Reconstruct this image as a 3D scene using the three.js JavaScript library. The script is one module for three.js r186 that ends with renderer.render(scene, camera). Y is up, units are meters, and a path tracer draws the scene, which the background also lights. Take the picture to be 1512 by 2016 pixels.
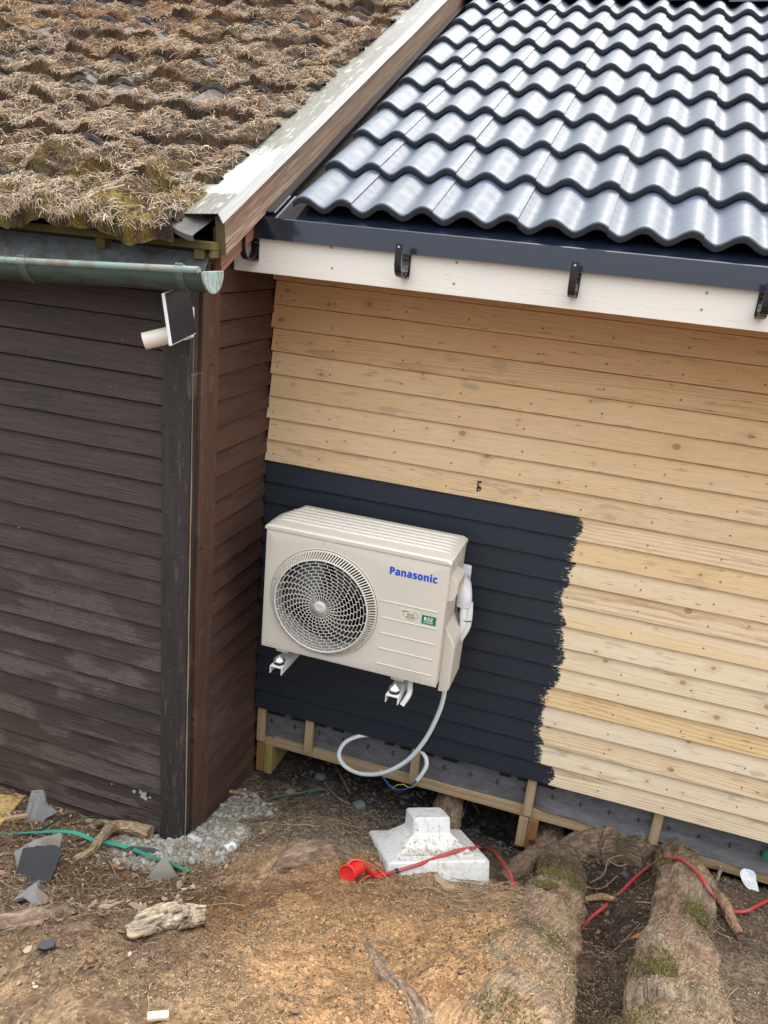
import * as THREE from 'three';
import { mergeGeometries, toCreasedNormals } from 'three/addons/utils/BufferGeometryUtils.js';
import { RoundedBoxGeometry } from 'three/addons/geometries/RoundedBoxGeometry.js';

// ---------------------------------------------------------------- camera, sky, sun, exposure
const scene = new THREE.Scene();
const D2R = Math.PI / 180;
const FPX = 1626.23, IW = 1512, IH = 2016;
const camera = new THREE.PerspectiveCamera(2 * Math.atan(IH / 2 / FPX) / D2R, IW / IH, 0.05, 400);
camera.position.set(0, 2.85, 0);
camera.rotation.set(-18.987 * D2R, 15.817 * D2R, 5.587 * D2R, 'YXZ');
camera.updateMatrixWorld(true);
scene.add(camera);

const SUN_AZ = 20 * D2R, SUN_EL = 50 * D2R;
const sunDir = new THREE.Vector3(Math.sin(SUN_AZ) * Math.cos(SUN_EL), Math.sin(SUN_EL), -Math.cos(SUN_AZ) * Math.cos(SUN_EL));
{ // overcast sky, thinner towards the sun, a little bluer away from it
  const w = 512, h = 256, d = new Float32Array(w * h * 4);
  for (let j = 0; j < h; j++) for (let i = 0; i < w; i++) {
    const el = ((j + 0.5) / h - 0.5) * Math.PI, u = (i + 0.5) / w;
    const az = (u - 0.5) * 2 * Math.PI;
    const x = Math.cos(az) * Math.cos(el), y = Math.sin(el), z = Math.sin(az) * Math.cos(el);
    const c = x * sunDir.x + y * sunDir.y + z * sunDir.z;
    const ang = Math.acos(Math.min(1, Math.max(-1, c)));
    const base = y > 0 ? 0.22 + 0.80 * Math.pow(y, 0.8) : 0.12;
    const glow = y > -0.05 ? 0.78 * Math.exp(-Math.pow(ang / 1.0, 2)) : 0;
    const blue = y > 0 ? 0.5 - 0.5 * c : 0;
    const k = (j * w + i) * 4;
    d[k] = base * (1.02 - 0.22 * blue) + glow * 1.0;
    d[k + 1] = base * (1.0 - 0.08 * blue) + glow * 0.99;
    d[k + 2] = base * (0.96 + 0.13 * blue) + glow * 0.97;
    d[k + 3] = 1;
  }
  const t = new THREE.DataTexture(d, w, h, THREE.RGBAFormat, THREE.FloatType);
  t.mapping = THREE.EquirectangularReflectionMapping; t.magFilter = THREE.LinearFilter; t.needsUpdate = true;
  scene.background = t; scene.environment = t; 
}
const sun = new THREE.DirectionalLight(new THREE.Color(1, 0.95, 0.88), 0.9);
sun.position.copy(sunDir).multiplyScalar(30).add(new THREE.Vector3(-0.5, 1, -3));
sun.target.position.set(-0.5, 1, -3);
sun.castShadow = true; sun.shadow.radius = 26; sun.shadow.mapSize.set(2048, 2048);
Object.assign(sun.shadow.camera, { left: -9, right: 9, top: 9, bottom: -9, near: 1, far: 60 });
scene.add(sun, sun.target);
const renderer = new THREE.WebGLRenderer({ antialias: true });
renderer.toneMapping = THREE.LinearToneMapping;
renderer.toneMappingExposure = 2.68;
renderer.shadowMap.enabled = true;

// ---------------------------------------------------------------- small tools
function rng(seed) { let s = seed >>> 0; return () => { s = (s + 0x6D2B79F5) | 0; let t = Math.imul(s ^ (s >>> 15), 1 | s); t = (t + Math.imul(t ^ (t >>> 7), 61 | t)) ^ t; return ((t ^ (t >>> 14)) >>> 0) / 4294967296; }; }
const PERM = new Uint8Array(1024), VAL = new Float32Array(512);
{ const r = rng(77); const p = [...Array(256).keys()]; for (let i = 255; i > 0; i--) { const j = Math.floor(r() * (i + 1)); [p[i], p[j]] = [p[j], p[i]]; } for (let i = 0; i < 1024; i++) PERM[i] = p[i & 255]; for (let i = 0; i < 512; i++) VAL[i] = r(); }
function vn(x, y) { // value noise 0..1
  const xi = Math.floor(x), yi = Math.floor(y); let fx = x - xi, fy = y - yi; fx = fx * fx * (3 - 2 * fx); fy = fy * fy * (3 - 2 * fy);
  const a = PERM[(xi & 255) + PERM[yi & 255]], b = PERM[((xi + 1) & 255) + PERM[yi & 255]], c = PERM[(xi & 255) + PERM[(yi + 1) & 255]], d = PERM[((xi + 1) & 255) + PERM[(yi + 1) & 255]];
  const t0 = VAL[a] + (VAL[b] - VAL[a]) * fx, t1 = VAL[c] + (VAL[d] - VAL[c]) * fx; return t0 + (t1 - t0) * fy;
}
function fbm(x, y, o = 4) { let a = 0, s = 0.5, n = 0; for (let i = 0; i < o; i++) { a += s * vn(x, y); n += s; x = x * 2.03 + 17.3; y = y * 2.03 + 9.1; s *= 0.5; } return a / n; }
const sstep = (a, b, x) => { x = Math.min(1, Math.max(0, (x - a) / (b - a))); return x * x * (3 - 2 * x); };
const lerp = (a, b, t) => a + (b - a) * t;
const mix3 = (a, b, t) => [a[0] + (b[0] - a[0]) * t, a[1] + (b[1] - a[1]) * t, a[2] + (b[2] - a[2]) * t];
const clamp = (x, a = 0, b = 1) => Math.min(b, Math.max(a, x));
function pw(pts, t) { if (t <= pts[0][0]) return pts[0][1]; for (let i = 1; i < pts.length; i++) if (t <= pts[i][0]) { const [a, ya] = pts[i - 1], [b, yb] = pts[i]; return lerp(ya, yb, (t - a) / (b - a)); } return pts[pts.length - 1][1]; }
const V = (x, y, z) => new THREE.Vector3(x, y, z);
const S2L = v => v <= 0.04045 ? v / 12.92 : Math.pow((v + 0.055) / 1.055, 2.4);
const lin = (r, g, b) => [S2L(r / 255), S2L(g / 255), S2L(b / 255)];
const L2S = new Uint8Array(4097); for (let i = 0; i <= 4096; i++) { const v = i / 4096; L2S[i] = Math.round(255 * (v <= 0.0031308 ? v * 12.92 : 1.055 * Math.pow(v, 1 / 2.4) - 0.055)); }
// colour (linear) and bump textures from functions of pixel centre u,v in 0..1
function texture(w, h, fn, color = true, wrap = THREE.RepeatWrapping) {
  const d = new Uint8Array(w * h * 4);
  for (let j = 0; j < h; j++) for (let i = 0; i < w; i++) {
    const c = fn((i + 0.5) / w, (j + 0.5) / h, i, j), k = (j * w + i) * 4;
    if (color) { d[k] = L2S[clamp(c[0]) * 4096 | 0]; d[k + 1] = L2S[clamp(c[1]) * 4096 | 0]; d[k + 2] = L2S[clamp(c[2]) * 4096 | 0]; }
    else { const g = Math.round(clamp(c) * 255); d[k] = d[k + 1] = d[k + 2] = g; }
    d[k + 3] = 255;
  }
  const t = new THREE.DataTexture(d, w, h); t.magFilter = THREE.LinearFilter; t.minFilter = THREE.LinearMipmapLinearFilter; t.generateMipmaps = true;
  t.wrapS = t.wrapT = wrap; if (color) t.colorSpace = THREE.SRGBColorSpace; t.needsUpdate = true; return t;
}
function std(o) { return new THREE.MeshStandardMaterial({ roughness: 0.8, ...o }); }
function phys(o) { return new THREE.MeshPhysicalMaterial({ roughness: 0.5, ...o }); }
const rgb = (r, g, b) => new THREE.Color().setRGB(r, g, b);

// pixel of the photograph -> ray; the scene is measured in metres from the camera
const camM = camera.matrixWorld.clone();
function rayDir(px, py) { return V((px - IW / 2) / FPX, -(py - IH / 2) / FPX, -1).transformDirection(camM); }
const C0 = camera.position.clone();
function onZ(px, py, z) { const d = rayDir(px, py); return C0.clone().addScaledVector(d, (z - C0.z) / d.z); }

// objects
const names = {}, ORG = new Map();
function numbered(n) { names[n] = (names[n] || 0) + 1; return names[n] === 1 ? n : `${n}_${String(names[n] - 1).padStart(3, '0')}`; }
function tag(o, label, category, group) { o.userData = { ...o.userData, label, category }; if (group) o.userData.group = group; return o; }
function thing(name, label, category, p = [0, 0, 0], group) { const o = new THREE.Group(); o.name = numbered(name); o.position.set(...p); ORG.set(o, V(...p)); scene.add(o); return tag(o, label, category, group); }
function sub(name, parent, p) { // a part that carries sub-parts
  const o = new THREE.Group(); o.name = name; const w = p ? V(...p) : ORG.get(parent).clone(); ORG.set(o, w); o.position.copy(w).sub(ORG.get(parent)); parent.add(o); return o;
}
function merge(g) { if (!Array.isArray(g)) return g; if (g.length === 1) return g[0]; const any = g.some(x => !x.index); return mergeGeometries(g.map(x => { const y = any && x.index ? x.toNonIndexed() : x; for (const k of Object.keys(y.attributes)) if (!['position', 'normal', 'uv'].includes(k)) y.deleteAttribute(k); return y; })); }
function part(name, geo, mat, parent, local = false) { // geometry in world metres unless local
  let g = merge(geo); const o = local ? null : ORG.get(parent); if (o && o.lengthSq() > 0) { g = g.clone(); g.translate(-o.x, -o.y, -o.z); }
  const m = new THREE.Mesh(g, mat); m.name = parent ? name : numbered(name); m.castShadow = m.receiveShadow = true; if (parent && o) ORG.set(m, o); (parent || scene).add(m); return m;
}
const Q0 = new THREE.Quaternion(), UP = V(0, 1, 0);
function box(x0, x1, y0, y1, z0, z1, bevel = 0, uvs = 0) {
  const g = bevel > 0 ? new RoundedBoxGeometry(x1 - x0, y1 - y0, z1 - z0, 1, bevel) : new THREE.BoxGeometry(x1 - x0, y1 - y0, z1 - z0);
  g.translate((x0 + x1) / 2, (y0 + y1) / 2, (z0 + z1) / 2); if (uvs) wuv(g, uvs); return g;
}
// uv in metres from the dominant face axis; grain (u) runs along 'axis'
function wuv(g, s = 1, axis = 'x', off = [0, 0]) {
  if (!g.attributes.normal) g.computeVertexNormals();
  const p = g.attributes.position, n = g.attributes.normal, uv = new Float32Array(p.count * 2);
  for (let i = 0; i < p.count; i++) {
    const q = { x: p.getX(i), y: p.getY(i), z: p.getZ(i) }, a = { x: Math.abs(n.getX(i)), y: Math.abs(n.getY(i)), z: Math.abs(n.getZ(i)) };
    const dom = a.x > a.y && a.x > a.z ? 'x' : a.y > a.z ? 'y' : 'z', rest = 'xyz'.replace(dom, '');
    const ua = rest.includes(axis) ? axis : rest[0], va = rest.replace(ua, '');
    uv[2 * i] = q[ua] * s + off[0]; uv[2 * i + 1] = q[va] * s + off[1];
  }
  g.setAttribute('uv', new THREE.BufferAttribute(uv, 2)); return g;
}
// bar between two points with a rectangular section
function bar(a, b, w, h, up = UP, bevel = 0) {
  const L = a.distanceTo(b), g = bevel ? new RoundedBoxGeometry(L, h, w, 1, bevel) : new THREE.BoxGeometry(L, h, w);
  const x = b.clone().sub(a).normalize(), z = x.clone().cross(up).normalize(), y = z.clone().cross(x);
  wuv(g, 1, 'x', [a.x * 3.7 + a.z, a.y * 2.3]);
  g.applyMatrix4(new THREE.Matrix4().makeBasis(x, y, z).setPosition(a.clone().add(b).multiplyScalar(0.5))); return g;
}
// polygon (a,b) extruded along an axis between t0 and t1
function prism(poly, axis, t0, t1, seg = 1, wob = null) {
  const pos = [], uv = [], idx = [], n = poly.length; let len = [0]; for (let i = 0; i < n; i++) { const a = poly[i], b = poly[(i + 1) % n]; len.push(len[i] + Math.hypot(a[0] - b[0], a[1] - b[1])); }
  const put = (a, b, t) => axis === 'x' ? pos.push(t, a, b) : axis === 'z' ? pos.push(a, b, t) : pos.push(a, t, b);
  for (let i = 0; i < n; i++) { const A = poly[i], B = poly[(i + 1) % n];
    for (let s = 0; s <= seg; s++) { const t = lerp(t0, t1, s / seg), w = wob ? wob(t, i) : [0, 0], w2 = wob ? wob(t, (i + 1) % n) : [0, 0];
      put(A[0] + w[0], A[1] + w[1], t); put(B[0] + w2[0], B[1] + w2[1], t); uv.push(t, len[i], t, len[i + 1]); }
    const o = i * (seg + 1) * 2; for (let s = 0; s < seg; s++) { const k = o + s * 2; idx.push(k, k + 1, k + 2, k + 1, k + 3, k + 2); } }
  const tri = THREE.ShapeUtils.triangulateShape(poly.map(p => new THREE.Vector2(...p)), []);
  for (const t of [t0, t1]) { const o = pos.length / 3; poly.forEach((p, i) => { const w = wob ? wob(t, i) : [0, 0]; put(p[0] + w[0], p[1] + w[1], t); uv.push(p[0], p[1]); }); for (const f of tri) idx.push(o + f[0], o + f[1], o + f[2]); }
  const g = new THREE.BufferGeometry(); g.setAttribute('position', new THREE.Float32BufferAttribute(pos, 3)); g.setAttribute('uv', new THREE.Float32BufferAttribute(uv, 2)); g.setIndex(idx);
  const f = g.toNonIndexed(); f.computeVertexNormals(); return f;
}
function tube(pts, r, seg = 40, rs = 8, closed = false) { return new THREE.TubeGeometry(new THREE.CatmullRomCurve3(pts, closed, 'centripetal'), seg, r, rs, closed); }
// sweep of varying radius with a rough skin and closed ends; radii per control point; col(t,a,len) -> vertex colour
function sweep(pts, radii, seg, rs, rough, col, flat = 1) {
  const cur = new THREE.CatmullRomCurve3(pts, false, 'centripetal'), F = cur.computeFrenetFrames(seg), pos = [], c = [], idx = [], uv = [];
  let side = V(1, 0, 0); const L = cur.getLength();
  for (let i = 0; i <= seg; i++) {
    const t = i / seg, p = cur.getPointAt(t), T = cur.getTangentAt(t), tt = cur.getUtoTmapping(t) * (radii.length - 1), k = Math.min(radii.length - 2, Math.floor(tt)), f = tt - k;
    const r = lerp(radii[k], radii[k + 1], f * f * (3 - 2 * f));
    const S = T.clone().cross(UP).lengthSq() < 0.02 ? side.clone() : T.clone().cross(UP).normalize(); if (S.dot(side) < 0 && i) S.negate(); side = S; const U = S.clone().cross(T).normalize();
    for (let j = 0; j <= rs; j++) { const a = (j % rs) / rs * 2 * Math.PI, q = 1 + (rough ? rough(t, a, L) : 0);
      const v = p.clone().addScaledVector(S, Math.cos(a) * r * q).addScaledVector(U, Math.sin(a) * r * q * flat);
      pos.push(v.x, v.y, v.z); uv.push(t * L, j / rs * r * 6.28); const cc = col ? col(t, a, L, v) : [1, 1, 1]; c.push(...cc); }
  }
  for (let i = 0; i < seg; i++) for (let j = 0; j < rs; j++) { const a = i * (rs + 1) + j, b = a + rs + 1; idx.push(a, b, a + 1, b, b + 1, a + 1); }
  for (const e of [0, seg]) { const o = pos.length / 3, p = cur.getPointAt(e / seg); pos.push(p.x, p.y, p.z); uv.push(0, 0); c.push(...(col ? col(e ? 1.01 : -0.01, 0, L, p) : [1, 1, 1]));
    for (let j = 0; j < rs; j++) { const s = e * (rs + 1) + j; e ? idx.push(o, s, s + 1) : idx.push(o, s + 1, s); } }
  const g = new THREE.BufferGeometry(); g.setAttribute('position', new THREE.Float32BufferAttribute(pos, 3)); g.setAttribute('uv', new THREE.Float32BufferAttribute(uv, 2)); g.setAttribute('color', new THREE.Float32BufferAttribute(c, 3)); g.setIndex(idx); g.computeVertexNormals(); return g;
}
// straight-edged outline from corner points (clockwise or not, star-shaped about 0,0)
const corners = (pts, s = 1) => a => { const c = Math.cos(a), q = Math.sin(a); let best = 1e9; for (let i = 0; i < pts.length; i++) { const [x1, y1] = pts[i], [x2, y2] = pts[(i + 1) % pts.length], dx = x2 - x1, dy = y2 - y1, den = c * dy - q * dx; if (Math.abs(den) < 1e-9) continue; const t = (x1 * dy - y1 * dx) / den, u = (x1 * q - y1 * c) / den; if (t > 0 && u >= -1e-6 && u <= 1.000001) best = Math.min(best, t); } return (best < 1e8 ? best : 0.5) * s * (1 + 0.16 * (fbm(Math.cos(a) * 5 + s * 300, Math.sin(a) * 5, 3) - 0.5)); };
// thin bent piece with a star-shaped outline, lying in local xz
function flake(R, thick, bend, rings = 5, n = 28) {
  const pos = [], idx = [], uv = [];
  for (const s of [1, -1]) { for (let i = 0; i <= rings; i++) for (let j = 0; j < n; j++) { const a = j / n * 2 * Math.PI, r = R(a) * i / rings, x = Math.cos(a) * r, z = Math.sin(a) * r; pos.push(x, bend(x, z) + s * thick / 2, z); uv.push(x, z); } }
  const o2 = (rings + 1) * n;
  for (let i = 0; i < rings; i++) for (let j = 0; j < n; j++) { const a = i * n + j, b = i * n + (j + 1) % n, c = a + n, d = b + n; idx.push(a, b, c, b, d, c, o2 + a, o2 + c, o2 + b, o2 + b, o2 + c, o2 + d); }
  for (let j = 0; j < n; j++) { const a = rings * n + j, b = rings * n + (j + 1) % n; idx.push(a, b, o2 + a, b, o2 + b, o2 + a); }
  const g = new THREE.BufferGeometry(); g.setAttribute('position', new THREE.Float32BufferAttribute(pos, 3)); g.setAttribute('uv', new THREE.Float32BufferAttribute(uv, 2)); g.setIndex(idx);
  return toCreasedNormals(g, 0.7);
}
const jag = (seed, r0, amp, ax = 1, az = 1, rot = 0) => { const r = rng(seed), k = [...Array(9)].map(() => r()); return a => { const t = ((a + rot) / (2 * Math.PI) * 9) % 9, i = Math.floor(t), f = t - i; const m = lerp(k[i % 9], k[(i + 1) % 9], f); const R = r0 * (1 - amp + 2 * amp * m); return R / Math.hypot(Math.cos(a) / ax, Math.sin(a) / az); }; };

// ---------------------------------------------------------------- ground
const profC = [[-9, 1.6], [-1, 1.35], [0.6, 1.18], [1.3, 0.99], [1.8, 0.80], [2.2, 0.62], [2.6, 0.42], [2.9, 0.275], [3.1, 0.16], [3.3, 0.03], [3.5, -0.07], [4, -0.11], [12, -0.1]];
const profL = [[-9, 1.6], [-1, 1.35], [0.6, 1.08], [1.3, 0.79], [1.9, 0.47], [2.3, 0.25], [2.6, 0.09], [2.8, 0.0], [3.1, -0.02], [3.5, -0.06], [12, -0.06]];
const profR = [[-9, 1.6], [-1, 1.35], [0.6, 1.2], [1.3, 1.02], [1.8, 0.84], [2.2, 0.68], [2.6, 0.53], [3.0, 0.38], [3.3, 0.25], [3.46, 0.15], [3.7, 0.0], [12, -0.05]];
const smoothP = (P, t) => (pw(P, t - 0.12) + pw(P, t - 0.06) + pw(P, t) + pw(P, t + 0.06) + pw(P, t + 0.12)) / 5;
let BUMPS = [];
function Hbase(x, z) {
  const t = -z; const wl = 1 - sstep(-1.75, -0.75, x + 0.12 * Math.sin(t * 5)), wr = sstep(-0.05, 0.55, x);
  let h = smoothP(profC, t) * (1 - wl) * (1 - wr) + smoothP(profL, t) * wl + smoothP(profR, t) * wr * (1 - wl);
  return h;
}
function H(x, z) {
  let h = Hbase(x, z);
  for (const [bx, bz, r, a, rz] of BUMPS) { const d = ((x - bx) / r) ** 2 + ((z - bz) / (rz || r)) ** 2; if (d < 9) h += a * Math.exp(-d); }
  const near = 1 - sstep(2.5, 5, Math.hypot(x, z + 2.5));
  const rub = sstep(-2.82, -2.72, z); // keep the footing of the walls level
  h += near * ((fbm(x * 3.1 + 5, z * 3.1, 3) - 0.5) * 0.07 * (0.35 + 0.65 * rub) + (fbm(x * 12, z * 12 + 3, 4) - 0.5) * 0.062 * (0.5 + 0.5 * rub) + (vn(x * 55, z * 55) - 0.5) * 0.007);
  return h;
}
function G(px, py) { const d = rayDir(px, py); let t0 = 1.0, prev = t0; for (let t = t0; t < 9; t += 0.02) { const x = d.x * t, y = C0.y + d.y * t, z = d.z * t; if (y < H(x, z)) { let a = prev, b = t; for (let i = 0; i < 14; i++) { const m = (a + b) / 2; if (C0.y + d.y * m < H(d.x * m, d.z * m)) b = m; else a = m; } return V(d.x * b, C0.y + d.y * b, d.z * b); } prev = t; } return V(d.x * 4, C0.y + d.y * 4, d.z * 4); }
{ // hollows and heaps: trench between the roots, pit behind the concrete block, soil heaps
  const B = (px, py, r, a, rz) => { const p = G(px, py); return [p.x, p.z, r, a, rz]; };
  BUMPS = [B(1190, 1800, 0.11, -0.17, 0.22), B(1180, 1900, 0.12, -0.14, 0.2), B(1150, 2000, 0.11, -0.12, 0.2), B(1220, 1720, 0.14, -0.16, 0.14),
    B(960, 1600, 0.2, -0.14, 0.14), B(620, 1690, 0.14, 0.05), B(560, 1700, 0.08, 0.05), B(430, 1790, 0.2, -0.05), B(760, 1790, 0.2, 0.04, 0.1), B(150, 1830, 0.25, 0.02), B(1040, 1640, 0.12, -0.1), B(985, 1850, 0.17, 0.10, 0.17), B(940, 1960, 0.2, 0.12, 0.2), B(1010, 1780, 0.11, 0.07)];
}
const nrm = (x, z) => { const e = 0.012; return V(H(x - e, z) - H(x + e, z), 2 * e, H(x, z - e) - H(x, z + e)).normalize(); };
const ANCH = [];
function zone(col, r, list, gv = 0) { for (const [px, py] of list) { const p = G(px, py); ANCH.push([p.x, p.z, r, col, gv]); } }
zone([0.27, 0.265, 0.25], 0.14, [[335, 1680], [365, 1668], [415, 1622], [310, 1672], [405, 1645]], 1);
zone([0.23, 0.21, 0.19], 0.12, [[465, 1602], [450, 1572], [395, 1678]], 0.4);
zone([0.15, 0.115, 0.085], 0.2, [[570, 1590], [600, 1620], [650, 1640], [700, 1610]]);
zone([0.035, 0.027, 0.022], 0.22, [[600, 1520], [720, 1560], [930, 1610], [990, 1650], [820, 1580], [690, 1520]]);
zone([0.145, 0.072, 0.032], 0.16, [[500, 1770], [600, 1755], [700, 1730], [760, 1770], [430, 1800]]);
zone([0.385, 0.215, 0.098], 0.25, [[640, 1830], [780, 1860], [900, 1850], [560, 1920], [700, 1960], [860, 1960], [980, 1900], [660, 1720]]);
zone([0.34, 0.225, 0.125], 0.2, [[950, 1790], [1010, 1800], [1000, 1980], [560, 1690]]);
zone([0.125, 0.078, 0.045], 0.22, [[120, 1720], [250, 1750], [180, 1820], [280, 1900], [90, 1640]]);
zone([0.19, 0.125, 0.07], 0.24, [[60, 1900], [100, 1990], [300, 1990], [420, 1930]]);
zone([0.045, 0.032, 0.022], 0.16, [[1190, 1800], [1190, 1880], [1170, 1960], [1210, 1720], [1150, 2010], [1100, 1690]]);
zone([0.11, 0.08, 0.058], 0.2, [[1450, 1760], [1480, 1850], [1430, 1700]]);
zone([0.17, 0.13, 0.09], 0.2, [[1460, 1960], [1500, 1990]]);
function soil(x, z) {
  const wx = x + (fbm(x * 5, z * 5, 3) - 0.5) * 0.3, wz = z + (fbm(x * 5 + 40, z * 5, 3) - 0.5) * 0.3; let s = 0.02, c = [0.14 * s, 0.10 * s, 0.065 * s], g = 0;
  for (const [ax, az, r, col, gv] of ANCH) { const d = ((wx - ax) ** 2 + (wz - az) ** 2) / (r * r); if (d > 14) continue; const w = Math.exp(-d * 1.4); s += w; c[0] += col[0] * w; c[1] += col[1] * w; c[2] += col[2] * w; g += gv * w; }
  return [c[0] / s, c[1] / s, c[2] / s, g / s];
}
const GX0 = -3.0, GX1 = 1.8, GZ0 = -4.6, GZ1 = -1.0;
{
  const lw = 240, lh = 180, low = []; for (let j = 0; j <= lh; j++) for (let i = 0; i <= lw; i++) low.push(soil(lerp(GX0, GX1, i / lw), lerp(GZ0, GZ1, j / lh)));
  const lowAt = (u, v) => { const X = u * lw, Y = v * lh, i = Math.min(lw - 1, X | 0), j = Math.min(lh - 1, Y | 0), fx = X - i, fy = Y - j, a = low[j * (lw + 1) + i], b = low[j * (lw + 1) + i + 1], c = low[(j + 1) * (lw + 1) + i], d = low[(j + 1) * (lw + 1) + i + 1]; return [0, 1, 2].map(k => lerp(lerp(a[k], b[k], fx), lerp(c[k], d[k], fx), fy)); };
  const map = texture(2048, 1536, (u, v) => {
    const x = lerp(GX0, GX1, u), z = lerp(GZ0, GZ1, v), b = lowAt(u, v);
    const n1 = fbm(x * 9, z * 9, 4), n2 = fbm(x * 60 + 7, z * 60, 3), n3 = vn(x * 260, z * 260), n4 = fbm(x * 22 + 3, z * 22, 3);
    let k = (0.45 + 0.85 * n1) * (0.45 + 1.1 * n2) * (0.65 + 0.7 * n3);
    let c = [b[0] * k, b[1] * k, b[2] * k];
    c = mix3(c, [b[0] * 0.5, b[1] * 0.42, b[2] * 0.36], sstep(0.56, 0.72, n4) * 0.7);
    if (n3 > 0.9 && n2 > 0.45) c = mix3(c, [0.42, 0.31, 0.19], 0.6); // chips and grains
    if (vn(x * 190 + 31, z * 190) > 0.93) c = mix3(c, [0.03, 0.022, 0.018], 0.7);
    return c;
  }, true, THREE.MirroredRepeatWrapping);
  const bump = texture(1024, 768, (u, v) => { const x = lerp(GX0, GX1, u), z = lerp(GZ0, GZ1, v); return 0.5 * fbm(x * 40, z * 40, 3) + 0.35 * vn(x * 120, z * 120) + 0.15 * vn(x * 210, z * 210); }, false, THREE.MirroredRepeatWrapping);
  const soilMat = std({ map, bumpMap: bump, bumpScale: 0.03, roughness: 0.95 });
  const axis = (a, b, fa, fb, step) => { const o = []; for (let v = fa; v <= fb + 1e-6; v += step) o.push(v); let s = step; while (o[o.length - 1] < b) { s *= 1.35; o.push(Math.min(b, o[o.length - 1] + s)); } s = step; while (o[0] > a) { s *= 1.35; o.unshift(Math.max(a, o[0] - s)); } return o; };
  const xs = axis(-120, 120, -2.9, 1.4, 0.014), zs = axis(-120, 120, -4.3, -1.3, 0.014), pos = [], uv = [], idx = [];
  for (const z of zs) for (const x of xs) { pos.push(x, H(x, z), z); uv.push((x - GX0) / (GX1 - GX0), (z - GZ0) / (GZ1 - GZ0)); }
  const nx = xs.length; for (let j = 0; j < zs.length - 1; j++) for (let i = 0; i < nx - 1; i++) { const a = j * nx + i; idx.push(a, a + nx, a + 1, a + 1, a + nx, a + nx + 1); }
  const g = new THREE.BufferGeometry(); g.setAttribute('position', new THREE.Float32BufferAttribute(pos, 3)); g.setAttribute('uv', new THREE.Float32BufferAttribute(uv, 2)); g.setIndex(idx); g.computeVertexNormals();
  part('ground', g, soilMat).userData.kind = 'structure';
}

// ---------------------------------------------------------------- shared wood
function woodRing(s, x, y) { // growth rings of a flat-sawn board, s: board seed record
  const yc = s.yc + 0.016 * (vn(x * 1.3 + s.o, s.o) - 0.5) * 2, d = s.d + s.tilt * (x + s.o % 3) + 0.02 * vn(x * 0.8 + s.o * 2, 5.5);
  let r = Math.hypot(y - yc, d), kd = 0, kk = 0;
  for (const [kx, ky, kr] of s.knots) { const dx = (x - kx) * 0.75, dy = y - ky, q = Math.hypot(dx, dy) / kr; if (q < 7) { r += kr * 1.1 * Math.exp(-q * q * 0.16) * (dy > 0 ? 1 : -1) * 0.6; kd = Math.max(kd, Math.exp(-q * q * 0.10)); if (q < 1.25) kk = Math.max(kk, 1 - sstep(0.75, 1.2, q)); } }
  const n = r * s.f + 0.25 * vn(x * 3 + s.o, y * 60); const f = n - Math.floor(n);
  return { ring: sstep(0.35, 0.92, f) * (1 - sstep(0.92, 1.0, f)), kd, kk };
}
const lumberTex = (() => { const r = rng(5); const s = { yc: 0.3, d: 0.05, tilt: 0.012, o: 3.3, f: 60, knots: [[0.3, 0.22, 0.012], [0.72, 0.75, 0.016], [0.55, 0.4, 0.008]] };
  return texture(1024, 512, (u, v) => { const w = woodRing(s, u, v * 0.5), n = fbm(u * 8, v * 260, 3), m = fbm(u * 5, v * 3, 3); let c = mix3([0.47, 0.34, 0.20], [0.30, 0.185, 0.09], w.ring * 0.55 + (n - 0.5) * 0.4); c = mix3(c, [0.14, 0.08, 0.04], w.kk * 0.8 + w.kd * 0.15); c = mix3(c, [0.25, 0.21, 0.16], sstep(0.55, 0.75, m) * 0.35); return c; }, true, THREE.MirroredRepeatWrapping); })();
const lumber = std({ map: lumberTex, roughness: 0.75 });
const greenLumber = std({ map: lumberTex, color: rgb(0.72, 0.82, 0.5), roughness: 0.8 });
const mossyWood = std({ map: lumberTex, color: rgb(0.30, 0.32, 0.17), roughness: 0.95 });
const endGrain = std({ map: lumberTex, color: rgb(0.62, 0.42, 0.26), roughness: 0.9 });

// ---------------------------------------------------------------- new house: light wall
const WX0 = -1.65, WX1 = 1.45, WY0 = 0.34, WY1 = 2.66, ROW = 0.1047, RY0 = 0.385;
const paintEdge = [-0.03, -0.095, -0.105, -0.112, -0.112, -0.082, -0.085, -0.098, -0.108, -0.112, -0.105, -0.110, -0.108]; // right end of the dark paint per board, lowest first
const NROW = 22;
const rowSeeds = []; { const r = rng(421); for (let k = 0; k < NROW; k++) { const knots = []; let x = -1.6 + r() * 0.4; while (x < 1.5) { knots.push([x, 0.015 + r() * 0.08, 0.003 + r() * r() * 0.012]); x += 0.16 + r() * r() * 1.7; } rowSeeds.push({ yc: -0.05 + r() * 0.2, d: 0.004 + r() * 0.05, tilt: (r() - 0.5) * 0.03, o: r() * 50, f: 55 + r() * 70, knots, tint: r(), mar: r(), dash: r() }); } }
const orange = { 11: 0.75, 9: 0.45, 8: 0.6, 4: 0.95, 2: 0.25, 12: 0.08, 17: 0.2 };
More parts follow.
